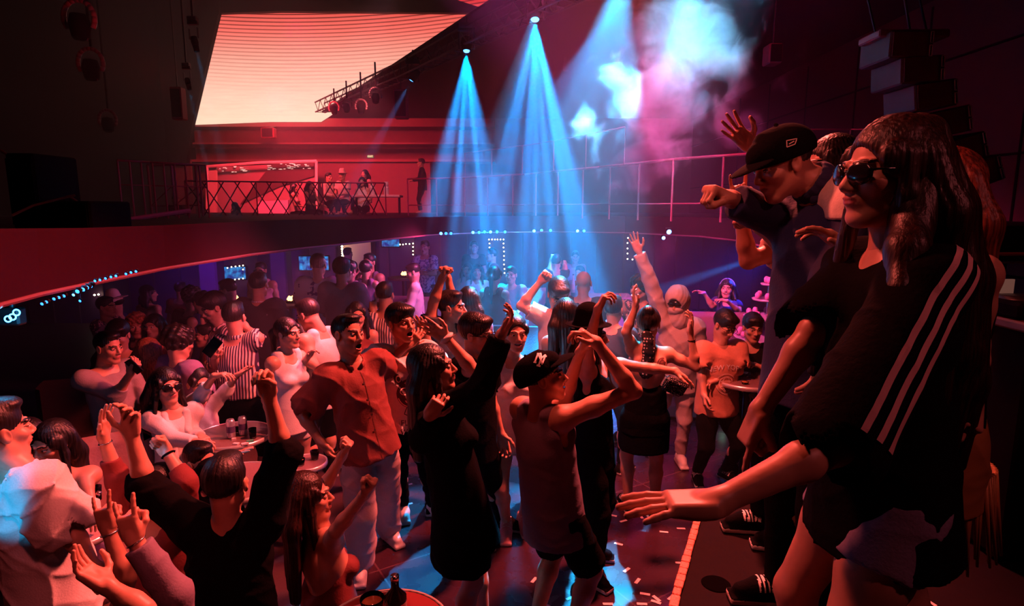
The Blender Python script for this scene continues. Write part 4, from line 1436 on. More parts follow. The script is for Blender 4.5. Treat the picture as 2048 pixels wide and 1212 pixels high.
# ------------------------------------------------------------------ rails of the upper floor
def rail(pts, zb, zt, posts, label, mids=(), cross=None, m_=None, r=.018):
    m_ = m_ or RAILM
    P = [np.array(p, float) for p in pts]
    root = empty('guard_rail', (P[0][0], P[0][1], zb), 0, label, 'railing')
    m = MB(); m.path([(p[0], p[1], zt) for p in P], r, 8); m.build('handrail', m_, root, True)
    for z in mids:
        m = MB(); m.path([(p[0], p[1], z) for p in P], r * .6, 6); m.build('rail_bar', m_, root, True)
    L = [0]
    for a, b in zip(P[:-1], P[1:]): L.append(L[-1] + np.linalg.norm((b - a)[:2]))
    def at(t):
        for i in range(len(P) - 1):
            if t <= L[i + 1] + 1e-6:
                u = (t - L[i]) / (L[i + 1] - L[i]); return P[i] + (P[i + 1] - P[i]) * u
        return P[-1]
    for k in range(posts):
        p = at(L[-1] * k / (posts - 1)); m = MB(); m.tube((p[0], p[1], zb), (p[0], p[1], zt), r * .8, n=8); m.build('post', m_, root)
    if cross:
        m = MB()
        for k in range(cross):
            a, b = at(L[-1] * k / cross), at(L[-1] * min(k + 1.35, cross) / cross)
            m.tube((a[0], a[1], zb), (b[0], b[1], zt), .014, n=6); m.tube((a[0], a[1], zt), (b[0], b[1], zb), .014, n=6)
        m.build('cross_wires', BLK, root)
    return root
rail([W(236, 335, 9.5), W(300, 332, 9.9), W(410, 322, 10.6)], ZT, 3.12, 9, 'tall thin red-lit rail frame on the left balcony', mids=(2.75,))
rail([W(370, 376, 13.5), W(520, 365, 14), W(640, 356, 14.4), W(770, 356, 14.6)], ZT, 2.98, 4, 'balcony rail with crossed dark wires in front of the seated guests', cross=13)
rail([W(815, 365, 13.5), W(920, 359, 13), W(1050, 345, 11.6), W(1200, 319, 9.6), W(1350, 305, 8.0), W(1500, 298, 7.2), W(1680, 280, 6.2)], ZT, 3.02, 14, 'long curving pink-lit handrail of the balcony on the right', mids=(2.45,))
rail([W(930, 315, 13.2), W(1080, 285, 11.2), W(1250, 255, 9.0)], 3.02, 3.55, 6, 'thin upper bar of the guard above the right handrail', r=.012)
rail([W(1540, 266, 8.2), W(1700, 270, 8.2), W(1860, 275, 8.2)], ZT, 3.42, 5, 'thin dark wire rail beyond the man in the cap', r=.010)
# door frames behind the left balcony rail
for x0, x1, y0, y1, Y, lb in ((305, 345, 330, 440, 13, 'slim metal frame left on the balcony'), (352, 398, 330, 440, 12.6, 'slim metal frame with diagonal brace on the balcony')):
    a, b = W(x0, y1, Y), W(x1, y0, Y); root = empty('scaffold_frame', (a[0], Y, ZT), 0, lb, 'frame')
    for x in (a[0], b[0]):
        m = MB(); m.tube((x, Y, ZT), (x, Y, b[2]), .022); m.build('upright', RAILM, root)
    m = MB(); m.tube((a[0], Y, b[2]), (b[0], Y, b[2]), .02); m.tube((a[0], Y, a[2] + .3), (b[0], Y, a[2] + .3), .014); m.build('crossbar', RAILM, root)
    m = MB(); m.tube((a[0], Y, a[2] + .3), (b[0], Y, b[2] - .4), .012); m.build('brace', RAILM, root)
# red-lit bench shelf below the left rail
m = MB(); a, b = W(250, 440, 9.0), W(380, 421, 9.8); m.path([tuple(a), tuple(b)], .035, 8)
tag(m.build('foot_rail', mat('foot_rail', (.55, .25, .25), .5), loc=tuple(a)), 'thick red-lit tube along the foot of the left balcony rail', 'tube')

# ------------------------------------------------------------------ upper floor rooms: glazed box with pale panels
root = empty('glass_booth', W(520, 430, 19.5), 0, 'white-framed glass booth at the back of the upper floor', 'booth')
def fr(name, pts, r, m_):
    m = MB(); m.path([tuple(p) for p in pts], r, 6); return m.build(name, m_, root)
fr('frame', [W(414, 425, 19.4), W(414, 333, 19.4), W(520, 325, 19.4), W(633, 322, 19.4), W(633, 425, 19.4)], .045, mat('booth_frame', (.85, .6, .55), .5))
m = MB(); m.prism([W(417, 425, 19.6), W(417, 336, 19.6), W(432, 335, 19.6), W(432, 425, 19.6)], (0, .1, 0)); m.build('side_panel', mat('pale_panel', (.75, .45, .40), .6), root)
m = MB(); m.prism([W(434, 425, 20), W(434, 334, 20), W(630, 325, 20), W(630, 425, 20)], (0, .1, 0)); m.build('back_panel', mat('mural', (.38, .20, .22), .4), root)
m = MB(); m.prism([W(480, 408, 19.9), W(545, 326, 19.9), W(628, 325, 19.9), W(628, 352, 19.9), W(560, 372, 19.9)], (0, .04, 0)); m.build('dark_panel', mat('mural_dark', (.09, .03, .04), .4), root)
m = MB()
R = random.Random(3)
for i in range(46):
    x = R.choice((R.uniform(436, 495), R.uniform(535, 625))); y = 345 - (x - 436) * .05 + R.uniform(-6, 6) - 5
    p = W(x, y, 19.85); m.box(p, (R.uniform(.03, .12), .02, .02))
m.build('sparkle_pattern', mat('sparkle', (.95, .75, .7), emit=.8, ecol=(1, .7, .6)), root)
m = MB(); m.prism([W(516, 430, 18.8), W(516, 403, 18.8), W(576, 400, 18.8), W(576, 430, 18.8)], (0, .2, 0)); m.build('counter', mat('booth_counter', (.55, .35, .5), .5), root)

# exit sign (green), door outline behind it
root = empty('exit_sign', W(741, 313, 21.33), 0, 'tiny green lit exit sign above the balcony door', 'sign')
m = MB(); a = W(741, 313, 21.33); m.box(a, (.24, .05, .11), None, .01); m.build('sign_box', BLK, root)
m = MB(); m.box(a - np.array([0, .03, 0]), (.22, .01, .085)); m.build('sign_face', mat('sign_green', (.02, .2, .04), emit=.5, ecol=(.05, .5, .1)), root)
V2, F2 = text2d('EXIT', .085)
m = MB(); m.add([(a[0] + x, a[1] - .042, a[2] + y) for x, y in V2], F2); m.build('lettering', mat('sign_white', (.8, 1, .8), emit=1.2, ecol=(.7, 1, .7)), root)

# balcony table with bottles and cups
root = empty('long_table', W(740, 425, 15.5), 0, 'long narrow table on the balcony with cups on it', 'table')
a, b = W(708, 394, 15.5), W(803, 391, 15.5); m = MB(); m.box((a + b) / 2, (b[0] - a[0], .5, .06), None, .01); m.build('tabletop', mat('bar_top', (.8, .6, .55), .4), root)
for t in (.05, .95):
    m = MB(); p = a + (b - a) * t; m.tube((p[0], p[1], ZT), (p[0], p[1], p[2]), .03); m.build('leg', STEEL, root)
for i, (px, lb) in enumerate(((745, 'white bottle standing on the balcony table, left'), (773, 'tall white cup standing on the balcony table, right'))):
    p = W(px, 391, 15.4); m = MB(); m.lathe((p[0], p[1], p[2] + .02), [(.001, 0), (.06, 0), (.065, .18), (.05, .2), (.02 if i == 0 else .06, .25), (.02 if i == 0 else .055, .32), (.001, .32)], 12)
    tag(m.build('bottle' if i == 0 else 'cup', WHITEC, loc=tuple(p)), lb, 'bottle' if i == 0 else 'cup')

# ------------------------------------------------------------------ lamps along the mezzanine edge
def edge_light(px, py, z=2.05, s=1.0, m_=None, lb='', grp=None, Yadd=-.02):
    p = WZ(px, py, z); Y = p[1]
    k = s * Y / 1200
    root = empty('par_light', p + np.array([0, 0, 6 * k]), 0, lb, 'stage light', grp)
    m = MB(); m.lathe(p, [(.001, 0), (3.6 * k, 0), (4.2 * k, 3 * k), (3 * k, 8 * k), (.001, 8.5 * k)], 14, (0, 1, .25)); m.build('housing', BLK, root, True)
    m = MB(); m.lathe(p - np.array([0, .6 * k, 0]), [(.001, -.8 * k), (2.4 * k, -.4 * k), (3.2 * k, .3 * k)], 14, (0, 1, .25)); m.build('lens', m_ or LENSW, root, True)
    m = MB(); m.box(p + np.array([0, 3 * k, 5 * k]), (7 * k, 2 * k, 2 * k)); m.tube(p + np.array([0, 3 * k, 5 * k]), (p[0], p[1] + 3 * k, max(2.0, p[2] + 6 * k)), .6 * k, n=6); m.build('bracket', STEEL, root)
ORD = 'first second third fourth fifth sixth seventh eighth ninth tenth eleventh twelfth thirteenth fourteenth fifteenth sixteenth seventeenth eighteenth nineteenth twentieth twenty-first twenty-second twenty-third twenty-fourth twenty-fifth twenty-sixth twenty-seventh twenty-eighth twenty-ninth thirtieth'.split()
row = [(882, 467), (892, 467), (902, 467), (946, 465), (958, 465), (969, 464), (981, 464), (994, 464), (1010, 464), (1068, 462), (1083, 461), (1101, 461),
       (1155, 462), (1168, 462), (1236, 461), (1257, 462), (1371, 464), (1387, 467), (1410, 468), (1434, 469), (1459, 470)]
for i, (x, y) in enumerate(row):
    edge_light(x, y, 2.02, .95 if x < 1300 else .8, LENS if i % 3 else LENSW, 'tiny cyan lamp on the far balcony edge, %s from the left' % ORD[i], 'cyan lamps along the far balcony edge')
edge_light(1338, 464, 2.05, 1.5, LENSW, 'largest cyan lamp of the far balcony row, boxy, right of centre')
edge_light(1327, 476, 2.0, 1.1, LENSW, 'cyan lamp hanging just below the boxy one at the far balcony edge')
for i, (x, y) in enumerate([(84, 610), (93, 606), (108, 600), (118, 597), (128, 594), (155, 585), (166, 581), (174, 577), (181, 574)]):
    edge_light(x, y - 2, 2.0, 1.0 if i < 5 else 1.3, LENS, 'blue lamp clustered under the near left balcony edge, %s from the left' % ORD[i], 'blue lamps under the left balcony edge')
for i, (x, y) in enumerate([(190, 563), (200, 561), (211, 558), (222, 555), (232, 553), (252, 549), (262, 546), (272, 544)]):
    edge_light(x, y - 1, 2.03, .8, LENS, 'small blue lamp in the left balcony row, %s from the left' % ORD[i], 'small blue lamps on the left balcony edge')
edge_light(147, 590, 1.95, .9, LENSW, 'lone white-blue lamp below the left blue cluster')
edge_light(160, 602, 1.9, .8, LENS, 'lone oval blue lamp lowest under the left balcony edge')
# triple ring lamp at the far left
root = empty('triple_lamp', W(20, 660, 2.9), 0, 'cyan lamp of three glowing rings at the far left edge', 'stage light')
for x, y in ((16, 638), (25, 634), (33, 625)):
    c = W(x, y, 2.9); m = MB(); m.lathe(c, [(.011, 0), (.014, -.005), (.018, 0), (.014, .005), (.011, 0)], 18, (.2, -1, 0)); m.build('ring', LENSW, root, True)
m = MB(); m.box(W(24, 632, 2.98), (.11, .06, .09), None, .01); m.build('housing', STEEL, root)
m = MB(); m.tube(W(24, 620, 2.98), W(24, 560, 2.98), .012); m.build('stem', STEEL, root)
lamp('POINT', tuple(W(24, 636, 2.75)), (0, 0, 0), (.04, .5, 1), 5, shadow_soft_size=.05, name='ring_lamp_glow')
fixture_spot(tuple(WZ(268, 548, 1.99) + np.array([.05, -.25, .1])), tuple(WZ(285, 495, 2.2) + np.array([0, 0, -.03])), (.03, .3, 1), 14, 60, .8, .02, name='fascia_spot')
fixture_spot(tuple(WZ(885, 466, 1.95)), tuple(W(760, 468, 9.0)), (.04, .35, 1), 60, 40, .8, name='fascia_spot')
fixture_spot(tuple(WZ(105, 590, 1.98) + np.array([.06, -.15, 0])), tuple(WZ(60, 640, 1.9) + np.array([0, .5, 0])), (.03, .3, 1), 6, 60, .8, .02, name='edge_spot')

# blue beams under the balcony at the right
for (x0, y0, Y0, x1, y1, Y1, pw_, an) in ((1560, 500, 7.0, 1290, 590, 7.2, 900, 7), (1575, 520, 6.6, 1440, 720, 6.6, 900, 7), (1570, 482, 6.8, 1260, 520, 7.4, 300, 6)):
    fixture_spot(tuple(W(x0, y0, Y0)), tuple(W(x1, y1, Y1)), (.01, .26, 1), pw_ * 13, an, .5, .02, name='under_balcony_beam')
fixture_spot(tuple(W(1550, 492, 7.4)), tuple(W(1330, 620, 8.2)), (.02, .05, 1), 420, 100, 1, .1, name='under_balcony_wash')  # unseen wash added to turn the area under the balcony blue
for x, y, Y, lb in ((1562, 498, 7.05, 'blue spot lamp under the right balcony, upper of two'), (1578, 518, 6.65, 'blue spot lamp under the right balcony, lower of two')):
    p = W(x, y, Y); root = empty('spot_lamp', p, 0, lb, 'stage light')
    m = MB(); m.lathe(p, [(.001, .0), (.05, .0), (.06, .12), (.001, .15)], 14, (1, 0, .3)); m.build('housing', BLK, root, True)
    m = MB(); m.lathe(p, [(.001, -.006), (.045, -.003)], 14, (1, 0, .3)); m.build('lens', LENS, root)

# ------------------------------------------------------------------ lounge back wall: screens, bulbs, lit doorway
def bulbs(pts, Y, label, r=.016):
    p0 = W(*pts[0], Y); root = empty('bulb_string', p0, 0, label, 'light string')
    m = MB()
    m.path([tuple(W(x, y, Y + .04)) for x, y in pts], .008, 5); m.build('wire', BLK, root)
    for x, y in pts:
        m = MB(); c = W(x, y, Y); m.lathe(c, [(.001, -r), (r * .8, -r * .6), (r, 0), (r * .8, r * .6), (.001, r)], 8); m.build('bulb', BULB, root, True)
def tv(x0, y0, x1, y1, Y, label):
    a, b = W(x0, y1, Y), W(x1, y0, Y); c = (a + b) / 2
    root = empty('wall_screen', (c[0], Y, a[2]), 0, label, 'screen')
    m = MB(); m.box((c[0], Y + .04, c[2]), (b[0] - a[0] + .05, .06, b[2] - a[2] + .05), None, .01); m.build('bezel', BLK, root)
    m = MB(); m.box((c[0], Y, c[2]), (b[0] - a[0], .01, b[2] - a[2])); m.build('display', tvm, root)
tvm = bpy.data.materials.new('blue_burst'); tvm.use_nodes = True
_n = tvm.node_tree; _b = _n.nodes['Principled BSDF']; _t = _n.nodes.new('ShaderNodeTexNoise'); _t.inputs['Scale'].default_value = 9
_c = _n.nodes.new('ShaderNodeTexCoord'); _n.links.new(_c.outputs['Object'], _t.inputs['Vector'])
_r = _n.nodes.new('ShaderNodeValToRGB'); _r.color_ramp.elements[0].position = .4; _r.color_ramp.elements[0].color = (.004, .02, .22, 1); _r.color_ramp.elements[1].position = .75; _r.color_ramp.elements[1].color = (.02, .45, 1, 1)
_n.links.new(_t.outputs['Fac'], _r.inputs[0]); _n.links.new(_r.outputs[0], _b.inputs['Emission Color']); _b.inputs['Emission Strength'].default_value = 1.1; _b.inputs['Base Color'].default_value = (0, 0, .02, 1)
tv(450, 534, 490, 558, 14.1, 'blue video screen framed with bulbs on the left lounge wall')
bulbs([(455, 536), (463, 534), (471, 533), (479, 532), (486, 531), (486, 539), (486, 557), (478, 558), (470, 559), (462, 560), (455, 561)], 14.05, 'string of small bulbs round the left blue video screen')
tv(599, 513, 656, 540, 14.1, 'blue video screen behind the man in the printed white shirt')
tv(764, 474, 798, 493, 14.1, 'blue video screen high under the balcony, left of centre')
bulbs([(800, 489), (806, 489), (812, 488), (819, 488), (826, 487), (826, 494), (826, 502), (826, 509)], 14.1, 'corner of small bulbs right of the high blue screen')
bulbs([(684, 493), (684, 498), (685, 503), (685, 507), (685, 512), (686, 517), (686, 521)], 14.0, 'vertical row of larger warm bulbs beside the lit doorway', .026)
bulbs([(979, 520), (979, 512), (979, 503), (979, 495), (979, 487), (978, 479), (984, 479), (990, 479), (995, 479), (1001, 479), (1007, 479), (1007, 487), (1007, 495), (1008, 503), (1008, 512), (1008, 520), (1008, 529), (1009, 538), (1009, 546)], 14.1, 'doorway outline of small white bulbs under the far balcony')
bulbs([(1256, 476), (1255, 486), (1255, 497), (1255, 507), (1255, 518), (1265, 519)], 14.1, 'column of small bulbs beside the raised hand on the right')
bulbs([(189, 590), (197, 589), (198, 598), (199, 606), (200, 615)], 14.1, 'short string of bulbs in the dark left lounge', .024)
# lit doorway
a, b = W(688, 556, 14.15), W(742, 481, 14.15); c = (a + b) / 2
m = MB(); m.box((c[0], 14.17, c[2]), (b[0] - a[0], .05, b[2] - a[2])); struct(m, 'door_1', mat('lit_door', (.75, .5, .32), .6))
fixture_spot((c[0], 13.2, 1.9), (c[0], 14.15, 1.1), (1, .42, .22), 14, 110, .6, .1, name='doorway_lamp')
m = MB()
for x, w_, h_ in ((a[0] - .06, .1, b[2] - a[2] + .1), (b[0] + .06, .1, b[2] - a[2] + .1)): m.box((x, 14.12, c[2]), (w_, .1, h_))
m.box((c[0], 14.12, b[2] + .06), (b[0] - a[0] + .2, .1, .1)); struct(m, 'trim_7', BLK)
# pillars
for px, Y in ((420, 11.5), (1290, 12.5), (1060, 13.2), (560, 12.8)):
    p = W(px, 500, Y); m = MB(); m.box((p[0], Y, .82), (.35, .35, 2.34), None, .03); struct(m, 'wall_pillar', PANEL)

# ------------------------------------------------------------------ furniture
def sofa(px, py, Y, w, yaw, label, m_=None, fz=0, h=.85, d=.75, cat='sofa', cush=2, name='sofa'):
    m_ = m_ or SOFA
    c = W(px, py, Y); c = np.array([c[0], c[1], fz]); t = math.radians(yaw)
    X_ = np.array([math.cos(t), math.sin(t), 0]); Y_ = np.array([-math.sin(t), math.cos(t), 0]); R_ = np.stack([X_, Y_, [0, 0, 1.]], 1)   # faces -Y_
    root = empty(name, c, t, label, cat)
    def bx(name, off, size, bev=.05, par=root):
        m = MB(); M = root.matrix_basis
        lo = np.array(off, float)
        m.box(lo, size, None, bev)
        me = m.build(name, m_, None, True); me.parent = par
        return me
    bx('base', (0, 0, .14), (w, d, .24), .02)
    for k in range(cush): bx('seat_cushion', ((k + .5) * (w - .24) / cush - (w - .24) / 2, -.04, .34), ((w - .26) / cush, d - .12, .18))
    bx('backrest', (0, d / 2 - .09, .26 + (h - .26) / 2), (w, .2, h - .26), .06)
    for q in (-1, 1): bx('armrest', (q * (w / 2 - .07), -.02, .34), (.14, d - .06, .48), .05)
    return root
sofa(158, 880, 3.75, .85, 35, 'dark red leather armchair with high back behind the clasped hands, lower left', SOFA, LF, 1.15, name='armchair', cat='armchair', cush=1)
sofa(180, 760, 5.8, 1.1, 20, 'dark red sofa half hidden left of the man in grey', SOFAD, LF, 1.0)
sofa(398, 735, 6.4, 1.5, 5, 'rose sofa behind the striped shirts, left', SOFA, LF, .95)
sofa(655, 700, 7.0, 1.0, 0, 'square rose booth seat behind the man in the white vest', SOFA, 0, 1.05, cush=1)
sofa(795, 600, 9.2, 1.8, -12, 'long mauve sofa below the high blue screen', SOFA, 0, 1.0)
sofa(835, 660, 6.6, 1.0, -10, 'mauve seat back behind the laughing man in white', SOFA, 0, 1.1, cush=1)
sofa(960, 620, 7.4, 1.7, 170, 'curved mauve sofa with its back to the dance floor', SOFA, 0, 1.0)
sofa(1062, 600, 9.8, 1.5, 10, 'mauve corner sofa behind the man facing the camera', SOFA, 0, 1.05)
sofa(1396, 720, 6.9, 1.4, -8, 'rose booth wall behind the hooded figure', SOFA, 0, 1.15)
sofa(1235, 640, 8.2, 1.5, 5, 'dark rose sofa under the column of bulbs', SOFA, 0, 1.0)

def round_table(px, py, z, r, label, fz, m_=None):
    c = WZ(px, py, z)
    root = empty('round_table', (c[0], c[1], fz), 0, label, 'table')
    m = MB(); m.lathe((c[0], c[1], z - .03), [(.001, 0), (r - .012, 0), (r - .012, .03), (.001, .03)], 48); m.build('tabletop', m_ or TBL, root)
    m = MB(); m.lathe((c[0], c[1], z - .035), [(r - .012, 0), (r, .003), (r + .003, .02), (r, .038), (r - .010, .040), (r - .013, .03)], 48); m.build('rim', RIM, root, True)
    m = MB(); m.tube((c[0], c[1], fz + .02), (c[0], c[1], z - .03), .035, n=16); m.build('pedestal', STEEL, root, True)
    m = MB(); m.lathe((c[0], c[1], fz), [(.001, 0), (r * .62, 0), (r * .62, .012), (.05, .03), (.001, .03)], 32); m.build('foot', STEEL, root, True)
    return c
TA = round_table(466, 868, .62, .295, 'round bar table with two cans in front of the two women in white', LF)
TB = round_table(474, 962, .60, .31, 'round table half hidden behind the black-clad man with raised arms', LF)
TC = round_table(768, 1262, .75, .265, 'round table with shining rim and drinks at the bottom edge', 0, mat('table_red', (.24, .04, .04), .15))
TD = round_table(1497, 757, .95, .30, 'round standing table with ashtray in front of the man in the black shirt', 0)
TE = round_table(150, 1062, .60, .20, 'small pale round table with bottle at the lower left', LF, mat('table_pale', (.6, .42, .45), .3))
TF = round_table(612, 924, .45, .16, 'low dark round stand with glass beside the rust shirt', LF)

CANM = mat('can_metal', (.62, .60, .68), .3, .7); CANL = mat('can_label', (.10, .06, .16), .4)
def can(px, py, z, label):
    c = WZ(px, py, z); root = empty('drink_can', (c[0], c[1], z), 0, label, 'can', 'cans on the round table')
    m = MB(); m.lathe((c[0], c[1], z), [(.001, .002), (.024, .002), (.031, .012), (.032, .02), (.032, .135), (.026, .152), (.001, .150)], 24); m.build('can_body', CANM, root, True)
    m = MB(); m.lathe((c[0], c[1], z), [(.0325, .05), (.0325, .10)], 24); m.build('printed_band', CANL, root, True)
    V2, F2 = text2d('Ti', .03)
    m = MB(); m.add([(c[0] + .034 * math.sin(x / .034), c[1] - .034 * math.cos(x / .034), z + .035 + y) for x, y in V2], F2); m.build('lettering', CANL, root)
    m = MB(); m.lathe((c[0], c[1], z + .151), [(.001, .002), (.008, .002), (.01, 0)], 10); m.build('ring_pull', METAL, root)
can(463, 876, .62, 'left tall silver can on the round table')
can(487, 870, .62, 'right tall silver can on the round table')
def tumbler(px, py, z, label, r=.03, h=.08, m_=None, name='glass', liquid=None):
    c = WZ(px, py, z); root = empty(name, (c[0], c[1], z), 0, label, 'glass')
    m = MB(); m.lathe((c[0], c[1], z), [(.001, .001), (r * .8, .001), (r, h), (r * .93, h), (r * .74, .010), (.001, .010)], 20); m.build('glass_wall', m_ or GLASS, root, True)
    m = MB(); m.lathe((c[0], c[1], z + .011), [(.001, 0), (r * .73, 0), (r * .84, h * .5), (.001, h * .5)], 20); m.build('drink', mat('amber_drink', (.5, .2, .08), .1), root, True)
tumbler(506, 876, .62, 'small clear glass on the round table right of the cans')
tumbler(474, 866, .62, 'amber shot glass between the two cans', .02, .05)
tumbler(745, 1222, .75, 'low round tumbler on the bottom table', .05, .06)
tumbler(1506, 757, .95, 'small glass on the standing table at the right', .022, .05)
tumbler(193, 1000, .60, 'clear glass near the two horn-sign hands', .035, .09)
tumbler(1490, 768, .95, 'low clear dish on the standing table', .03, .02)
tumbler(630, 918, .45, 'glass on the low stand beside the rust shirt', .035, .07)
tumbler(600, 930, .45, 'second glass on the low stand, nearer the camera', .04, .05)
c = WZ(1482, 752, .95); m = MB(); m.lathe((c[0], c[1], .95), [(.001, .004), (.055, .004), (.07, .03), (.062, .034), (.05, .014), (.001, .012)], 12)
tag(m.build('ashtray', GLASS, loc=(c[0], c[1], .95)), 'scalloped glass ashtray on the standing table', 'ashtray')
def bottle(px, py, z, label, h=.26, r=.033, m_=None, flame=False, tilt=None):
    c = WZ(px, py, z); root = empty('bottle', (c[0], c[1], z), 0, label, 'bottle')
    m = MB(); m.lathe((c[0], c[1], z), [(.001, 0), (r, .002), (r, h * .58), (r * .36, h * .78), (r * .34, h), (.001, h)], 20, tilt); m.build('bottle_glass', m_ or mat('bottle_dark', (.03, .012, .01), .08), root, True)
    ax = np.array([0, 0, 1.]) if tilt is None else nrm(tilt)
    m = MB(); m.lathe(np.array([c[0], c[1], z]), [(r * 1.02, h * .18), (r * 1.02, h * .48)], 20, tilt); m.build('bottle_label', mat('bottle_label', (.7, .5, .45), .6), root, True)
    m = MB(); m.lathe(np.array([c[0], c[1], z]) + ax * h, [(.001, 0), (r * .4, 0), (r * .4, .02), (.001, .02)], 12, tilt); m.build('cap', METAL, root, True)
bottle(792, 1236, .75, 'dark bottle standing on the bottom table', .17, .045)
bottle(152, 1052, .60, 'red-lit bottle lying slanted on the small left table', .2, .035, None, False, (.5, .3, .8))
bottle(136, 1012, .60, 'slim bottle behind the slanted one on the small left table', .16, .03)
bottle(1146, 585, .95, 'pale bottle on the bar beyond the bald man', .30, .035, WHITEC)
# papers and packs
def slip(px, py, z, w, d, a, label, name, cat, m_, th=.004, group=None):
    c = WZ(px, py, z); t = math.radians(a)
    R_ = np.array([[math.cos(t), -math.sin(t), 0], [math.sin(t), math.cos(t), 0], [0, 0, 1]])
    m = MB(); m.box((c[0], c[1], z + th / 2), (w, d, th), R_)
    return tag(m.build(name, m_, loc=(c[0], c[1], z)), label, cat, group)
slip(468, 880, .62, .03, .025, 20, 'crumpled white tissue before the left can', 'tissue', 'tissue', PAPER, .015)
slip(472, 888, .62, .045, .03, -10, 'flat white tissue nearest the table edge', 'tissue', 'tissue', PAPER, .008)
slip(490, 889, .62, .05, .03, 30, 'white lighter lying on the round table', 'lighter', 'lighter', PAPER, .012)
slip(500, 885, .62, .05, .025, 35, 'green-banded cigarette pack on the round table', 'cigarette_pack', 'pack', mat('pack_green', (.1, .5, .3), .4), .018)
slip(718, 1226, .75, .09, .10, 30, 'pale card on the bottom table left of the tumbler', 'card', 'card', mat('card', (.6, .35, .5), .5), .003)
slip(692, 1236, .75, .06, .05, -20, 'small folded paper at the left rim of the bottom table', 'card', 'card', PAPER, .003)
slip(1500, 755, .95, .05, .03, 20, 'crumpled foil beside the ashtray', 'foil', 'foil', METAL, .02)

# lanterns glowing on the lounge tables
for px, py, Y, lb in ((582, 598, 8.0, 'glowing yellow lantern on the table beyond the blue-lit woman'), (808, 548, 10.2, 'small yellow glowing lamp left of the floral shirt'), (470, 597, 8.2, 'yellow glowing lamp beside the striped shirts')):
    c = W(px, py, Y); fz_ = 0 if px > 560 else LF
    root = empty('table_lantern', (c[0], c[1], c[2] - .06), 0, lb, 'lamp')
    m = MB(); m.lathe((c[0], c[1], c[2] - .05), [(.001, 0), (.06, 0), (.07, .02), (.03, .03), (.001, .03)], 14); m.build('lamp_base', BLK, root, True)
    m = MB()
    for a in range(5): m.lathe((c[0] + .03 * math.cos(a * 1.256), c[1] + .03 * math.sin(a * 1.256), c[2]), [(.001, -.03), (.03, 0), (.001, .045)], 8)
    m.build('glowing_petals', mat('lantern_glow', (1, .6, .2), emit=4, ecol=(1, .55, .18)), root, True)
    round_table(*[1024 + c[0] / c[1] * 1, 0, 0, 0, '', 0]) if False else None
    rt = empty('side_table', (c[0], c[1], fz_), 0, 'dark side table carrying the ' + lb.split(' on ')[0].split(' left')[0].split(' beside')[0] + (' far left' if px < 500 else ' in the middle' if px < 700 else ' far back'), 'table')
    m = MB(); m.lathe((c[0], c[1], c[2] - .09), [(.001, 0), (.28, 0), (.28, .035), (.001, .035)], 24); m.build('tabletop', SOFAD, rt)
    m = MB(); m.tube((c[0], c[1], fz_), (c[0], c[1], c[2] - .09), .04); m.build('leg', STEEL, rt)
# lit dark bar counter with bottles, right of the bald man
a, b = W(1175, 590, 9.0), W(1250, 590, 9.0)
root = empty('bar_counter', ((a[0] + b[0]) / 2, 9.0, 0), 0, 'low rose counter beyond the clapping man', 'counter')
m = MB(); m.box(((a[0] + b[0]) / 2, 9.0, 1.06), (b[0] - a[0] + .2, .5, .05), None, .01); m.build('worktop', TBL, root)
m = MB(); m.box(((a[0] + b[0]) / 2, 9.0, .52), (b[0] - a[0] + .1, .42, 1.02), None, .01); m.build('front_panel', SOFA, root)
# tiered display of glasses under the blue beam on the right
c = W(1535, 640, 6.6); z0 = 0
root = empty('tiered_stand', (c[0], c[1], 0), 0, 'tiered stand of pink-lit fruit and glasses under the right balcony', 'stand')
m = MB(); m.tube((c[0], c[1], 0), (c[0], c[1], 1.55), .02); m.build('pole', METAL, root)
for i, (z, r) in enumerate(((.95, .34), (1.18, .25), (1.38, .17), (1.55, .09))):
    m = MB(); m.lathe((c[0], c[1], z), [(.001, 0), (r, 0), (r + .01, .02), (r, .02), (.001, .012)], 24); tr = m.build('tray', mat('tray_pink', (.6, .4, .55), .3), root, True)
    k = int(r * 40)
    for j in range(k):
        m = MB(); t = 6.283 * j / k; q = (c[0] + (r - .045) * math.cos(t), c[1] + (r - .045) * math.sin(t), z + .015)
        m.lathe(q, [(.001, 0), (.03, .02), (.033, .05), (.02, .075), (.001, .08)], 8); m.build('fruit', mat('fruit_pink', (.8, .25, .5), .4), tr, True)
m = MB(); m.lathe((c[0], c[1], 0), [(.001, 0), (.4, 0), (.4, .9), (.001, .9)], 24); m.build('pedestal', SOFAD, root, True)

# glowing step bars below the standing table
root = empty('step', WZ(1400, 835, 0), 0, 'low dark step with glowing edge bars beneath the standing table', 'step')
m = MB(); a = WZ(1395, 800, .16); m.box((a[0] + .25, a[1] + .30, .08), (1.15, .5, .155), None, .01); m.build('step_block', SOFAD, root)
for x0, y0, x1, y1 in ((1337, 789, 1351, 792), (1376, 799, 1395, 804), (1442, 815, 1453, 818)):
    m = MB(); a, b = WZ(x0, y0, .17), WZ(x1, y1, .17); m.path([tuple(a), tuple(b)], .012, 8); m.build('light_bar', mat('bar_glow', (.7, 1, .8), emit=3.5, ecol=(.45, 1, .70)), root)

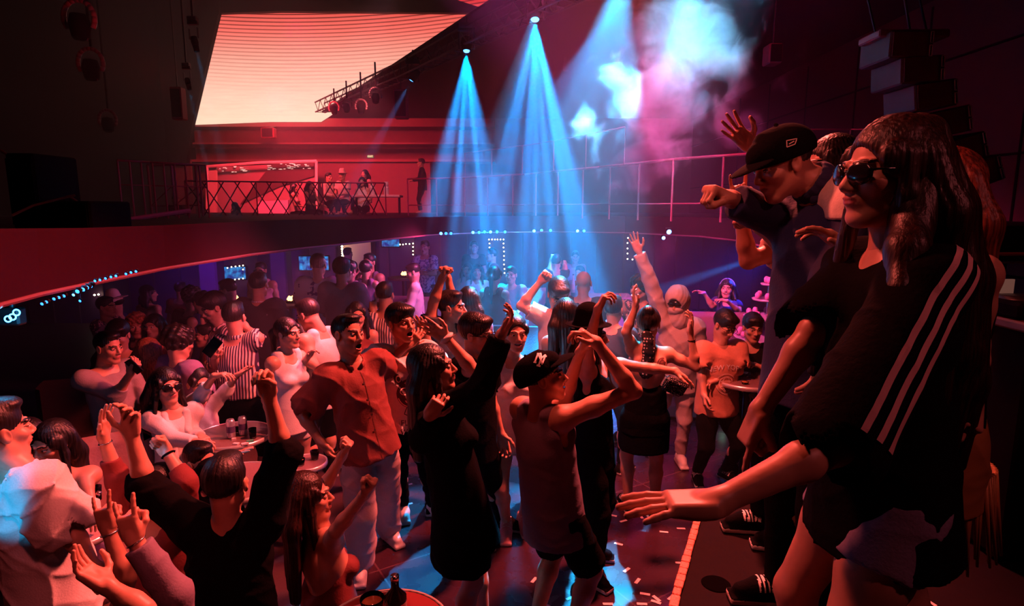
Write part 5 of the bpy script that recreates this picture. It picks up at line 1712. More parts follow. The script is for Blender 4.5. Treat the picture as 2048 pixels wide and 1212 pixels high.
# confetti
conf = [(818, 969, -30), (818, 1008, -30), (767, 1017, 40), (1203, 1044, 10), (1226, 1031, 25), (1247, 1042, -25), (1193, 1073, 20), (1237, 1088, 25), (1183, 1137, 50), (1187, 1158, -30), (1253, 1140, -45), (1275, 1162, -55),
        (1360, 1126, 8), (1362, 1057, 5), (1390, 1059, 3), (1313, 1197, 60), (1342, 1195, -45), (1312, 1204, 30), (1284, 1208, 5), (1216, 1208, 0), (1282, 1033, 80), (1293, 1030, 70), (1068, 1160, -60), (1328, 1064, 10),
        (1010, 885, 5), (1141, 1196, -30), (885, 1062, 20), (1290, 1188, 15), (1160, 1030, 35), (1420, 1052, 30)]
for i, (x, y, a) in enumerate(sorted(conf)):
    R_ = random.Random(i)
    slip(x, y, .002, .062, .021, -a, 'pale paper strip on the dark dance floor, %s from the left' % ORD[i], 'confetti_strip', 'confetti', PAPER, .0015, 'confetti on the dance floor')
for i, (x, y, a) in enumerate(sorted(((1812, 1066, 20), (1803, 1105, 60), (1820, 1095, -50), (1805, 1028, 15), (1770, 1098, 5), (1862, 1206, 70)))):
    slip(x, y, STZ, .040, .015, -a, 'magenta-lit paper strip on the stage floor at the right, %s from the left' % ORD[i], 'confetti_strip', 'confetti', PAPER, .0015, 'confetti on the stage')
# worn red edging strip of the stage and the black disc put in place of a floor hole
a, b, c3 = np.array([.66, 2.2, STZ + .004]), np.array([.985, 2.92, STZ + .004]), np.array([.24, 1.18, STZ + .004])
m = MB(); d_ = nrm(b - a); rr = random.Random(5); p = c3.copy(); pts = []
def strip(p, q, n):
    for i in range(n):
        s = p + (q - p) * i / n; e = p + (q - p) * (i + .96) / n
        dd_ = nrm(q - p); R_ = np.stack([dd_, np.cross([0, 0, 1.], dd_), [0, 0, 1.]], 1)
        m.box((s + e) / 2 + np.array([0, 0, .004 + rr.uniform(0, .003)]), (np.linalg.norm(e - s), .034 + rr.uniform(-.003, .003), .012), R_, .003)
strip(c3, a, 14); strip(a, b, 16)
struct(m, 'trim_8', mat('worn_red_tape', (.75, .28, .18), .35, bump=.8, bscale=90))
c = WZ(1432, 1168, STZ); m = MB(); m.lathe((c[0], c[1], STZ), [(.001, .004), (.055, .004), (.06, 0)], 24); tag(m.build('floor_cover', mat('hole_black', (.002, .001, .001), .95, spec=.02), loc=(c[0], c[1], STZ)), 'round black cable cover sunk in the stage floor', 'cover')

# ------------------------------------------------------------------ DJ desk at the right edge
c = W(2040, 640, 2.55)
root = empty('dj_desk', (c[0], c[1], STZ), 0, 'black desk with turntables at the right edge of the stage', 'desk')
m = MB(); m.box((c[0] + .42, c[1] + .1, c[2] + .0), (1.1, .6, .04), None, .008); m.build('desk_top', mat('desk_top', (.25, .09, .09), .3), root)
m = MB(); m.box((c[0] + .44, c[1] + .12, (c[2] + STZ) / 2), (1.0, .5, c[2] - STZ - .04), None, .01); m.build('desk_front', BLK, root)
zt = c[2] + .02
for i, (dx, w_, h_) in enumerate(((.02, .26, .07), (.32, .24, .08))):
    r2 = empty('dj_player' if i == 0 else 'mixer', (c[0] + dx, c[1] + .05, zt), 0, 'black deck with round platter on the desk' if i == 0 else 'black mixer with rows of knobs beside the deck', 'audio gear')
    m = MB(); m.box((c[0] + dx, c[1] + .05, zt + h_ / 2), (w_, .34, h_), None, .012); m.build('case', BLK, r2)
    m = MB()
    if i == 0:
        m.lathe((c[0] + dx, c[1] + .02, zt + h_), [(.001, .012), (.085, .012), (.09, 0)], 24); m.build('platter', STEEL, r2, True)
        m = MB(); m.box((c[0] + dx, c[1] + .19, zt + h_ + .03), (.18, .015, .07)); m.build('display', mat('deck_screen', (.08, .03, .03), emit=.12, ecol=(1, .4, .3)), r2)
    else:
        for a_ in range(4):
            for b_ in range(5):
                m = MB(); m.lathe((c[0] + dx - .08 + a_ * .053, c[1] - .08 + b_ * .06, zt + h_), [(.001, .02), (.009, .02), (.011, 0)], 8); m.build('knob', METAL, r2, True)
m = MB(); m.box((c[0] - .02, c[1] - .28 + .16, zt + .006), (.10, .05, .012)); 
tag(m.build('orange_card', mat('orange_card', (1, .42, .12), .5), loc=(c[0] - .02, c[1] - .12, zt)), 'small orange card at the front of the desk', 'card')
r2 = empty('desk_rail', (c[0] - .1, c[1] + .3, zt), 0, 'thin metal rail standing behind the decks', 'rail')
for x in (-.12, .6):
    m = MB(); m.tube((c[0] + x, c[1] + .33, zt), (c[0] + x, c[1] + .33, zt + .24), .012); m.build('post', STEEL, r2)
m = MB(); m.tube((c[0] - .12, c[1] + .33, zt + .24), (c[0] + .6, c[1] + .33, zt + .24), .008); m.build('top_bar', RAILM, r2)
# sub-speakers on the near left of the mezzanine
for x0, y0, x1, y1, Y, lb in ((66, 402, 178, 487, 4.6, 'big dark bass speaker on the near left balcony'), (30, 306, 64, 480, 4.9, 'tall narrow dark speaker at the far left of the balcony')):
    a, b = W(x0, y1, Y), W(x1, y0, Y); a[2] = ZT
    root = empty('bass_speaker', ((a[0] + b[0]) / 2, Y, ZT), 0, lb, 'speaker')
    m = MB(); m.box(((a[0] + b[0]) / 2, Y + .25, (a[2] + b[2]) / 2), (b[0] - a[0], .5, b[2] - a[2]), None, .015); m.build('cabinet', mat('sub_black', (.016, .003, .003), .8, spec=.1), root)
    m = MB(); m.box(((a[0] + b[0]) / 2, Y - .006, (a[2] + b[2]) / 2), ((b[0] - a[0]) * .9, .012, (b[2] - a[2]) * .86)); m.build('grille', BLK, root)
m = MB(); m.path([tuple(W(0, 300, 5.2)), tuple(W(66, 345, 5.2)), tuple(W(176, 418, 5.3))], .012, 6)
tag(m.build('sagging_rope', mat('rope', (.35, .12, .10), .8), loc=tuple(W(66, 345, 5.2))), 'thin red-lit line sloping down over the dark bass speaker', 'cable')
m = MB(); m.path([tuple(W(24, 431, 4.4)), tuple(W(66, 411, 4.5)), tuple(W(150, 390, 4.7))], .010, 6)
tag(m.build('cable', mat('rope', (.35, .12, .10), .8), loc=tuple(W(66, 411, 4.5))), 'cable rising over the top of the bass speaker', 'cable')
# hand-held things
def small(name, px, py, Y, size, rot, label, cat, m_):
    c = W(px, py, Y); R_ = np.array(Matrix.Rotation(math.radians(rot[0]), 3, 'X') @ Matrix.Rotation(math.radians(rot[1]), 3, 'Y') @ Matrix.Rotation(math.radians(rot[2]), 3, 'Z'))
    m = MB(); m.box(c, size, R_, min(size) * .3); return tag(m.build(name, m_, loc=tuple(c)), label, cat)
small('phone', 425, 694, 4.1, (.075, .012, .15), (0, 40, 0), 'black phone held up beside the striped shirt', 'phone', GLASSK)
small('phone', 268, 733, 4.4, (.07, .012, .13), (20, -30, 0), 'phone held by the man in grey on the left', 'phone', GLASSK)
small('cigarette', 438, 752, 4.5, (.008, .008, .09), (0, -12, 0), 'white cigarette between the fingers of the gesturing woman', 'cigarette', WHITEC)
small('card', 362, 688, 5.7, (.16, .01, .12), (0, -25, 20), 'white card glowing pale above the purple T-shirt', 'card', WHITEC)
small('clutch_bag', 1348, 772, 4.0, (.17, .07, .11), (10, 25, 0), 'black glittering clutch bag hanging below the outstretched hand', 'bag', pattern_mat('sequins', (.01, .01, .012), (.35, .3, .3), 'cells', 160, .72, rough=.2))

# ------------------------------------------------------------------ clothes colours
def C_(name, c, r=.8): return mat(name, c, r, bump=.15, bscale=120)
TAN = C_('rust_linen', (.27, .055, .045)); OFFW = C_('off_white_cotton', (.84, .80, .80)); GREY = C_('grey_cotton', (.32, .26, .28)); MAUVE = C_('mauve_cotton', (.24, .18, .27))
NAVY = C_('navy_cloth', (.016, .018, .085)); CREAM = C_('cream_cloth', (.78, .62, .54)); BEIGE = C_('beige_trousers', (.62, .50, .50)); ORNG = C_('orange_cotton', (.80, .34, .22))
DKRED = C_('dark_red_cloth', (.22, .03, .03)); PURP = C_('purple_cotton', (.26, .14, .28)); SILV = C_('silver_grey_jersey', (.62, .52, .54), .55); DENIM = C_('denim', (.30, .26, .42))
CHAR = C_('charcoal_cloth', (.035, .028, .034)); BLUED = C_('deep_blue_dress', (.03, .03, .16)); PINKC = C_('pink_cloth', (.72, .36, .42))
STRP = pattern_mat('striped_cotton', (.78, .62, .55), (.05, .02, .06), 'stripes', 42, .5)
STRP2 = pattern_mat('fine_striped_cotton', (.62, .45, .45), (.16, .06, .12), 'stripes', 36, .6)
FLOR = pattern_mat('floral_cotton', (.62, .60, .70), (.16, .14, .30), 'blotch', 22, .52)
LEOP = pattern_mat('patterned_shirt', (.04, .02, .02), (.55, .35, .30), 'blotch', 30, .56)
POLKA = pattern_mat('polka_dots', (.75, .72, .70), (.012, .01, .012), 'dots', 42, .30)
BLOT = pattern_mat('printed_cotton', (.78, .70, .78), (.22, .12, .30), 'blotch', 9, .60)
SNK = C_('white_leather', (.75, .72, .72), .4)
GOLD = mat('gold_fringe', (.50, .24, .08), .5, .2)
LFZ = LF

# ================================================================== people on the stage
A = person('girl', 'long-haired woman in sunglasses and black striped jersey, nearest on the stage', 1.42, (1784, 508), by=-97, hy=-84, hp=-2, hd=(1774, 318), hip=(1760, 1000), sex='f', S=1.08, hs=.93,
       hair='long', hcol=HAIRB, hlen=.62, top='tee', tcol=BLACKC, slv=1.0, loose=.024, hem=.15, bot='hotpants', bcol=DENIM, glasses='sun', fz=STZ, lod=0, mouth=0,
       L=(1668, 893, -2.18, 1432, 1006, -2.07, 'open', 'd', 1245, 1010, 0), R=(1628, 660, -.5, 1520, 822, -.3, 'point', 'd', 1462, 950, 0), wr=.9)
B_ = person('girl_behind', 'woman with reddish long hair and bare shoulder behind the foreground woman', 1.78, (1895, 505), by=-95, hd=(1872, 392), sex='f', S=1.02, hair='long', hcol=hairmat('hair_red', (.16, .03, .015)),
       hlen=.5, top='cami', tcol=BLACKC, bot='skirt', bcol=GOLD, skl=.22, fz=STZ, L=(1950, 690, .1, 1945, 800, -.4, 'relax', 'i'), R=(1775, 615, -2.12, 1694, 492, -2.04, 'soft', 'd', 1600, 436, 0))
C1 = person('cap_man', 'man in black cap and navy jacket with pale shoulder panel, fist stretched out', 2.0, (1656, 384), by=-78, hy=-82, hp=-22, hd=(1600, 350), S=1.04, hs=.86, hair='short', top='jacket', tcol=NAVY,
       hat=('cap', BLACKC), fz=STZ, R=(1575, 448, -.2, 1462, 398, -.5, 'fist', 'd'), L=(1668, 570, -.2, 1655, 690, -.4, 'relax', 'i'), loose=.022, hem=.16)
D1 = person('wave', 'dark-haired person on the stage behind the capped man, open hand raised high', 2.4, (1672, 425), by=-85, hd=(1662, 350), hair='bob', hlen=.16, top='tee', tcol=CHAR, fz=STZ, sex='f',
       R=(1556, 388, -.1, 1500, 292, .1, 'open', 'c', 1450, 240, 0), L='hang')
E1 = person('horns', 'person in pale shirt hidden behind the capped man, making a horn sign', 2.6, (1642, 468), by=-80, hair='short', top='tee', tcol=CREAM, fz=STZ, skin=SKIN2, S=.98,
       R=(1496, 522, -.1, 1479, 412, 0, 'horns', 'c', 1474, 345, 0), L=(1580, 500, -.6, 1520, 455, .2, 'fist', 'd'))

# ================================================================== dance floor, front
person('tan', 'man in rust-red open-collared shirt and pale wide trousers, mouth open', 3.65, (704, 724), by=38, hy=58, hp=6, hr=-6, hd=(694, 654), hip=(738, 888), hair='crew', top='shirt', tcol=TAN, bot='wide', bcol=BEIGE,
       R=(604, 826, -.3, 642, 884, -.6, 'relax', 'i', 668, 925, -.3), L=(768, 735, .5, 815, 690, .4, 'relax', 'b'), mouth=1.1, shoes='sneaker', scol=SNK, legs={'R': (708, .0, 10), 'L': (768, .42, 40)}, loose=.026, hem=.10, skin=SKIN2, wr=1.5)
BM = person('bear', 'laughing man in white T-shirt with dark bear print and black trousers', 3.98, (808, 697), by=22, hy=48, hp=6, hr=-4, hd=(800, 628), hip=(812, 862), hair='flop', top='tee', tcol=OFFW, bot='pants', bcol=BLACKC,
       R=(732, 735, .4, 712, 790, -.9, 'relax', 'b'), L=(872, 735, .2, 852, 672, -.3, 'soft', 'c'), mouth=1.1, scol=SNK, legs={'R': (800, .45, 15), 'L': (862, .45, 40)}, loose=.030, hem=.02, wr=1.6)
K3 = person('blackwoman', 'woman with long black hair and black outfit, profile turned right, sleeved arm raised', 2.92, (872, 806), by=118, hy=96, hp=10, hd=(866, 736), hip=(915, 985), sex='f', hair='long', hlen=.42, top='jacket', tcol=BLACKC,
       bot='skirt', skl=.34, bcol=BLACKC, hem=.24, R=(962, 775, -.6, 1003, 668, -.2, 'relax', 'l', 1035, 622, 0), L=(846, 880, -.95, 858, 832, -.5, 'claw', 'a', 900, 768, 0), loose=.025, S=1.02, legs={'R': (905, -.05), 'L': (965, .1)})
T4 = person('tank', 'man in black baseball cap and mauve tank top, arms raised with bent elbow', 3.0, (1082, 822), by=132, hy=86, hp=10, hd=(1088, 738), hip=(1104, 1010), S=1.05, hair='short', top='tank', tcol=MAUVE, bot='shorts', bcol=BLACKC,
       hat=('cap', BLACKC), hat_pitch=22, R=(1268, 782, -.15, 1192, 684, .1, 'claw', 'l', 1148, 652, 0), L=(1128, 800, .7, 1160, 706, .3, 'fist', 'r'), hem=.16, loose=.018, mouth=-1, legs={'R': (1150, -.05, 120), 'L': (1075, .1, 150)}, scol=SNK)
person('glassesman', 'man with thick black glasses and dark floppy hair, wrist bandaged white', 3.72, (948, 722), by=58, hy=66, hp=-2, hd=(956, 650), hair='flop', top='tee', tcol=BLACKC, bot='pants', glasses='clear',
       R=(948, 742, -.95, 893, 676, -.3, 'soft', 'c', 852, 650, 0), L='hang', legs={'R': (950, .3), 'L': (1000, .5)})
person('smile', 'laughing woman with slicked-back updo and pale top, face in the middle of the crowd', 4.15, (1026, 716), by=8, hy=14, hd=(1032, 650), sex='f', hair='updo', top='tee', tcol=OFFW, bot='hotpants', bcol=GREY, mouth=-1,
       R='hang', L='front', legs={'R': (1012, 0, 0), 'L': (1046, .1, 10)}, S=1.03, scol=PINKC, wide=1.08)
person('fist', 'man in white T-shirt with cyan-lit hair lowering his head, fist up', 5.0, (1116, 628), by=4, hy=8, hp=-34, hair='flop', top='tee', tcol=OFFW, R=(1042, 612, 0, 1082, 562, -.3, 'fist', 'c'), L='front', S=1.04)
P8 = person('blackhat', 'person in black hat and black dress reaching one bare arm to the right', 3.7, (1188, 728), by=62, hy=84, hd=(1178, 662), sex='f', hair='bob', hlen=.2, hat=('bucket', BLACKC), top='tank', tcol=BLACKC, bot='wide', bcol=BLACKC, mouth=.9,
       R=(1176, 692, -.6, 1196, 618, -.3, 'claw', 'r', 1225, 560, 0), L=(1292, 736, -.3, 1350, 742, 0, 'soft', 'd', 1376, 758, 0), S=1.04, skin=SKIN)
P9 = person('backless', 'woman seen from behind with bare back, shoulder tattoo and polka-dot scarf', 4.4, (1298, 694), by=178, hy=165, hd=(1296, 634), hip=(1290, 835), sex='f', hair='updo', top='tube', tcol=BLACKC, bot='skirt', bcol=BLACKC, skl=.27, bareback=True,
       R=(1392, 735, -.2, 1380, 662, 0, 'soft', 'l', 1386, 616, 0), L=(1252, 664, -.3, 1272, 612, 0, 'soft', 'r', 1262, 575, 0), S=1.02, legs={'R': (1318, 0, 170), 'L': (1262, .1, 190)}, wr=.4)
person('mask', 'person in pale hooded suit with covered face and goggles, arm straight up', 5.4, (1356, 642), by=-6, hy=-30, hp=-14, hd=(1354, 592), hair=None, top='long', tcol=SILV, bot='pants', bcol=SILV, hat=('hood', SILV),
       R=(1302, 566, 0, 1277, 502, 0, 'open', 'c', 1262, 464, 0), L=(1402, 700, -.1, 1408, 758, -.3, 'relax', 'i'), legs={'R': (1305, .2, 0), 'L': (1365, 0, 0)}, scol=SNK, loose=.022, S=1.0, wr=1.8)
person('clap', 'man with curly dark hair and patterned shirt, both open hands up', 6.0, (1282, 608), by=-40, hy=-58, hair='curly', top='long', tcol=LEOP, R=(1262, 650, -.5, 1250, 622, -.4, 'open', 'r', 1240, 596, 0), L=(1300, 650, -.6, 1274, 628, -.6, 'open', 'l', 1274, 600, 0), mouth=-1)
NY = person('newyork', 'young man with glasses in orange T-shirt lettered NEW YORK, leaning on table', 5.0, (1440, 690), by=8, hy=22, hp=-22, hr=-8, hd=(1450, 648), hair='flop', top='tee', tcol=ORNG, bot='pants', glasses='clear', S=.97, loose=.028,
       R=(1402, 742, -.2, 1408, 790, -.6, 'relax', 'i'), L=(1478, 742, -.3, 1434, 758, -.5, 'relax', 'd'), hem=.10)
person('blackshirt', 'young man with bowl haircut in black long-sleeved shirt behind round table', 5.3, (1502, 690), by=-5, hy=-4, hp=-8, hair='flop', top='long', tcol=BLACKC, R='front', L=(1538, 740, -.1, 1528, 736, -.9, 'soft', 'd', 1510, 728, 0), S=.98)
person('band', 'woman in dark blue dress with pale blue headband, both hands lifted', 7.4, (1452, 602), by=-10, hy=-28, hp=4, sex='f', hair='bob', hlen=.2, hat=('headband', C_('band', (.3, .5, .8))), top='tee', tcol=BLUED, bot='skirt', bcol=BLUED, skl=.5,
       R=(1424, 612, -.3, 1408, 586, -.3, 'soft', 'd', 1392, 580, 0), L=(1478, 622, -.3, 1454, 602, -.8, 'soft', 'd', 1436, 598, 0), mouth=-1, S=.96)
person('clasp', 'man with arms stretched overhead and hands clasped, rising behind the laughing man', 4.55, (892, 658), by=25, hy=82, hd=(906, 606), hair='short', top='tee', tcol=CHAR, skin=SKIN2, R=(866, 608, 0, 884, 556, 0, 'fist', 'r'), L=(906, 604, .2, 896, 556, 0, 'fist', 'l'), mouth=.5)
person('bluehair', 'woman with blue-lit dark hair just behind the man with glasses', 4.9, (938, 640), by=170, sex='f', hair='bob', hlen=.2, top='tee', tcol=PURP, S=.96, R='front', L='front')
person('bald', 'bald man seen from behind beyond the raised hand', 6.2, (1166, 598), by=165, hair='bald', top='tee', tcol=CHAR, skin=SKIN2, R='front', L='front')
person('longback', 'woman with long straight dark hair seen from behind, right of the fist', 4.5, (1132, 672), by=185, hd=(1130, 622), sex='f', hair='long', hlen=.45, top='tank', tcol=CHAR, bot='skirt', R='front', L='front', S=.98)
person('lighter', 'man with dark hair right beside the bald man under the raised hand', 5.2, (1225, 655), by=150, hair='short', top='tee', tcol=CHAR, R='front', L='front', S=.95, bot='pants')

# ================================================================== lounge, middle distance
person('whitetank', 'man in white vest with short dark hair bowing to the left', 5.0, (640, 664), by=-125, hy=-112, hp=-24, hd=(614, 626), hair='short', top='tank', tcol=OFFW, R='front', L=(628, 730, -.3, 590, 708, -.2, 'relax', 'd'), S=1.0, fz=0)
person('bluelit', 'young woman with tied dark hair in white top, blue light on her face', 4.7, (574, 708), by=55, hy=70, hd=(576, 668), sex='f', hair='pony', hlen=.3, top='tank', tcol=OFFW, bot='hotpants', bcol=OFFW, R='hang', L=(598, 740, -.1, 615, 715, -.2, 'relax', 'd'), S=.98, fz=LFZ)
person('friend', 'dark-haired woman facing the blue-lit woman, face half hidden', 5.3, (604, 706), by=-60, hy=-75, sex='f', hair='long', hlen=.35, top='tank', tcol=PINKC, R='front', L='front', fz=LFZ, S=.95)
person('peek', 'woman with smooth dark hair peering between the two shouting men', 5.4, (716, 662), by=10, hy=20, hp=-5, sex='f', hair='long', hlen=.3, top='tank', tcol=DKRED, S=.93, mouth=-1)
person('pointer', 'man in black jacket with striped sleeve raising one finger', 5.8, (770, 624), by=170, hair='short', top='long', tcol=STRP, L=(742, 650, -.4, 746, 622, .2, 'point', 'a', 746, 600, 0), R='front')
person('necklace', 'man in black shirt seen from behind, pale necklace at his neck', 6.3, (518, 604), by=178, hair='short', top='tee', tcol=CHAR, loose=.03, S=1.08, fz=LFZ, R='front', L='hang')
person('pinkshades', 'man in pink vest and sunglasses standing far back on the left', 9.0, (524, 563), by=0, hair='short', top='tank', tcol=PINKC, glasses='sun', fz=LFZ, S=1.0, R='hang', L='hang')
person('printtee', 'man in pale T-shirt with dark back print, seen from behind', 7.0, (637, 561), by=182, hair='short', top='tee', tcol=BLOT, loose=.035, R='front', L='front', S=1.06)
person('greytee', 'man in dark grey T-shirt with pale sleeve edges, seen from behind', 6.6, (684, 572), by=178, hair='flop', top='tee', tcol=GREY, loose=.03, S=1.06, R='front', L='front')
person('whitevest', 'man in white vest facing the camera behind the grey T-shirt', 7.6, (699, 568), by=-10, hair='flop', top='tank', tcol=OFFW, L=(716, 600, 0, 716, 630, 0, 'relax', 'i'), R='front', S=1.02)
person('pair_l', 'woman in violet dress close to a taller man near the lit doorway', 8.4, (731, 562), by=175, sex='f', hair='bun', top='tank', tcol=PURP, bot='skirt', skl=.5, bcol=PURP, R='hang', L='face', S=1.0)
person('pair_r', 'tall bare-shouldered man embracing the woman in violet', 9.2, (741, 548), by=-20, hair='short', top='tank', tcol=MAUVE, S=1.08, R='face', L='hang')
person('doorman', 'dark silhouette standing in front of the lit doorway', 12.4, (695, 524), by=150, hair='short', top='long', tcol=BLACKC, S=1.0, R='front', L='front')
person('floral', 'man in pale floral shirt standing with folded arms in cyan light', 11.5, (851, 513), by=-15, hair='short', top='shirt', tcol=FLOR, R='cross', L='cross', S=1.05)
person('seatedleft', 'man in pale shirt sitting bent over on the sofa below the floral shirt', 9.0, (830, 566), by=-80, hp=-20, hair='short', top='long', tcol=CREAM, R='front', L='front', sit=True)
person('server', 'man in dark shirt standing far behind the sofa, hands in front', 12.0, (948, 511), by=10, hair='short', top='tee', tcol=CHAR, R='front', L='front')
person('server_b', 'man in dark red shirt turned left beside the doorway of bulbs', 11.2, (986, 528), by=-80, hair='short', top='long', tcol=DKRED, R='front', L='front')
person('duo_l', 'woman with dark hair in pale dress seated far back, left of two', 10.6, (935, 558), by=0, sex='f', hair='long', hlen=.3, top='tank', tcol=PINKC, sit=True, R='front', L='front')
person('duo_r', 'woman with dark hair in white jacket seated far back, right of two', 10.4, (955, 562), by=0, sex='f', hair='long', hlen=.3, top='blouse', tcol=OFFW, sit=True, R='front', L='front')
person('ponytail', 'woman with high ponytail sitting with her back turned on the curved sofa', 8.0, (988, 580), by=165, sex='f', hair='pony', hlen=.35, top='tank', tcol=DKRED, sit=True, R='front', L='front', S=1.1)
person('couchman', 'man with short hair sitting on the sofa and facing the camera', 9.4, (1023, 572), by=-15, hair='short', top='tee', tcol=GREY, sit=True, R='table', L='table', S=1.06)
person('armsup', 'person far back in purple haze with both arms lifted', 9.6, (1112, 545), by=180, hair='short', top='tee', tcol=CHAR, R=(1130, 535, 0, 1128, 528, .6, 'fist', 'r'), L=(1098, 545, 0, 1102, 520, 0, 'fist', 'r'))
person('haze_l', 'barely visible person in pale shirt standing in the purple haze', 12.5, (1150, 530), by=0, hair='short', top='tee', tcol=OFFW)
person('haze_r', 'barely visible seated person low in the purple haze beside the pillar', 10.5, (1160, 565), by=-30, hair='short', top='tee', tcol=PURP, sit=True)

# ================================================================== lounge, left
person('stripes_a', 'man in pale striped shirt looking down with a hand at his cheek', 5.9, (440, 652), by=-40, hy=-48, hp=-24, hd=(428, 616), hair='flop', top='shirt', tcol=STRP, fz=LFZ, S=1.12, R=(412, 690, -.2, 408, 650, -.3, 'relax', 'r'), L=(472, 700, -.2, 440, 712, -.4, 'relax', 'd'))
person('stripes_b', 'man in striped shirt seen from behind, hand behind his neck', 5.3, (474, 676), by=180, hd=(470, 642), hair='short', top='shirt', tcol=STRP, fz=LFZ, S=1.10, hem=-.03, R=(518, 676, 0, 492, 655, .2, 'relax', 'a'), L=(432, 730, 0, 428, 712, -.9, 'grip', 'a'))
person('stripes_c', 'man in finely striped shirt standing behind the two striped shirts', 7.4, (462, 608), by=-100, hy=-95, hp=-15, hair='short', top='shirt', tcol=STRP2, fz=LFZ, S=1.05, R='front', L='front')
person('shades', 'woman in sunglasses with white scarf sitting at the round table', 4.3, (345, 818), by=48, hy=55, hd=(334, 776), sex='f', hair='bob', hlen=.24, top='long', tcol=OFFW, bot='pants', bcol=BEIGE, glasses='sun', sit=True, fz=LFZ,
       R=(345, 878, -.3, 392, 884, -.4, 'relax', 'd'), L=(378, 860, 0, 402, 874, -.8, 'relax', 'd'), S=1.05)
person('gesture', 'woman in pale shirt lifting both hands with a cigarette at the round table', 4.8, (396, 808), by=45, hy=60, hp=-8, hd=(396, 770), sex='f', hair='bun', top='long', slv=.5, tcol=OFFW, bot='pants', bcol=BEIGE, sit=True, fz=LFZ,
       L=(452, 782, 0, 472, 752, -.1, 'open', 'u', 500, 738, 0), R=(402, 790, -.9, 428, 752, -.5, 'relax', 'd', 460, 746, 0), S=1.05)
person('leftgrey', 'man in grey shirt in profile looking at his phone on the left', 4.6, (208, 736), by=60, hy=75, hp=-6, hd=(216, 700), hip=(238, 860), hair='crew', top='long', slv=.4, tcol=GREY, bot='pants', fz=LFZ, R=(232, 792, -.2, 262, 745, -.3, 'grip', 'b'), L='front', skin=SKIN2)
person('leftblack', 'man in black with fringe looking down, behind the man in grey', 5.2, (243, 706), by=10, hy=15, hp=-18, hair='flop', top='tee', tcol=BLACKC, fz=LFZ, R='front', L='front')
person('redhair', 'woman with long reddish hair seen from behind left of the sofa', 5.0, (300, 742), by=175, sex='f', hair='long', hlen=.5, hcol=hairmat('hair_auburn', (.30, .09, .06)), top='tank', tcol=PINKC, fz=LFZ, S=.98, bot='skirt', bcol=PINKC)
person('purpletee', 'man in purple T-shirt with big dark hair bending over, seen from behind', 4.9, (356, 726), by=150, hp=-14, hair='curly', top='tee', tcol=PURP, fz=LFZ, R='front', L='front', loose=.03, S=1.05)
person('curlygirl', 'woman with curly orange-lit hair in the left lounge', 6.2, (281, 682), by=-15, hy=30, sex='f', hair='curly', hcol=hairmat('hair_copper', (.42, .14, .07)), top='tee', tcol=CHAR, fz=LFZ, R='hip', L='hang')
person('bobgirl', 'woman with bobbed dark hair in red light beside the curly-haired woman', 6.2, (313, 682), by=0, sex='f', hair='bob', hlen=.26, top='tank', tcol=DKRED, fz=LFZ)
person('hatman', 'man in white fedora at the far left of the lounge', 7.8, (236, 632), by=-70, hp=-10, hair='short', top='long', tcol=NAVY, hat=('fedora', C_('straw', (.85, .75, .72))), fz=LFZ, S=.98)
person('hatfriend', 'man in patterned shirt facing the man in the fedora', 7.4, (212, 640), by=90, hair='short', top='tee', tcol=LEOP, fz=LFZ, R='front', L='front')
person('bluestrap', 'woman in backless dress with blue light on her side, far left', 8.6, (297, 610), by=170, hy=120, sex='f', hair='bob', hlen=.2, top='cami', tcol=PURP, bot='skirt', fz=LFZ)
person('darkback', 'dark figure seen from behind in the middle of the left lounge', 7.6, (384, 622), by=180, hair='curly', top='tee', tcol=BLACKC, fz=LFZ, S=1.05)
person('bluedress', 'woman in dress with blue edge light raising one arm', 7.0, (406, 632), by=-120, sex='f', hair='updo', top='tank', tcol=BLUED, bot='skirt', bcol=BLUED, skl=.5, fz=LFZ, R=(420, 622, 0, 426, 602, 0, 'fist', 'r'))
person('redback', 'man in red-lit shirt standing far back in the left lounge', 9.6, (362, 600), by=175, hair='short', top='tee', tcol=DKRED, fz=LFZ)
person('cardman', 'man in dark shirt holding a white card near the sofa', 5.9, (418, 700), by=-60, hair='short', top='tee', tcol=DKRED, fz=LFZ, R='front', L='front', S=.9)

# ================================================================== nearest rows, left and bottom
W1 = person('whitebig', 'man in oversized white T-shirt at the lower left edge, seen from behind', 2.5, (40, 940), by=148, hd=(8, 880), hip=(98, 1150), S=1.1, hair='short', top='tee', tcol=OFFW, bot='pants', bcol=PINKC, fz=LFZ, loose=.034, slv=.8, hem=.10,
       R=(138, 1058, -.1, 186, 1135, -.2, 'grip', 'i'), L='hang', wr=2.2)
person('lookdown', 'man in pink shirt looking down at the small table, lower left', 3.4, (70, 935), by=50, hy=30, hp=-28, hd=(60, 893), hair='flop', top='shirt', tcol=PINKC, fz=LFZ, R='front', L='front', S=.95)
person('pinkdress', 'woman with dark hair in pink dress reaching to the right, lower left', 3.2, (120, 945), by=30, hy=-10, hp=-10, hd=(107, 900), sex='f', hair='long', hlen=.4, top='cami', tcol=PINKC, fz=LFZ, L=(170, 960, -.2, 185, 1010, -.4, 'relax', 'd'), R='front', bot='skirt', bcol=PINKC)
person('silhouette', 'man in black seen from behind with both arms thrown up, front left', 2.5, (456, 1044), by=182, hd=(453, 968), hair='short', top='long', slv=.02, tcol=BLACKC, fz=LFZ, hip=(470, 1290), loose=.028,
       L=(292, 972, -.2, 262, 868, .1, 'relax', 'c', 262, 800, 0), R=(566, 905, 0, 538, 790, .2, 'grip', 'c', 518, 712, 0), S=1.05, wr=1.5)
person('clapper', 'person in dark red sleeves between the sofa and the man in black, hands high', 2.9, (318, 1040), by=178, hd=(316, 985), hair='short', top='long', tcol=DKRED, fz=LFZ, L=(236, 962, -.1, 206, 872, .2, 'open', 'r', 212, 805, 0), R=(372, 965, 0, 334, 905, .3, 'fist', 'c'), slv=.5, S=.97)
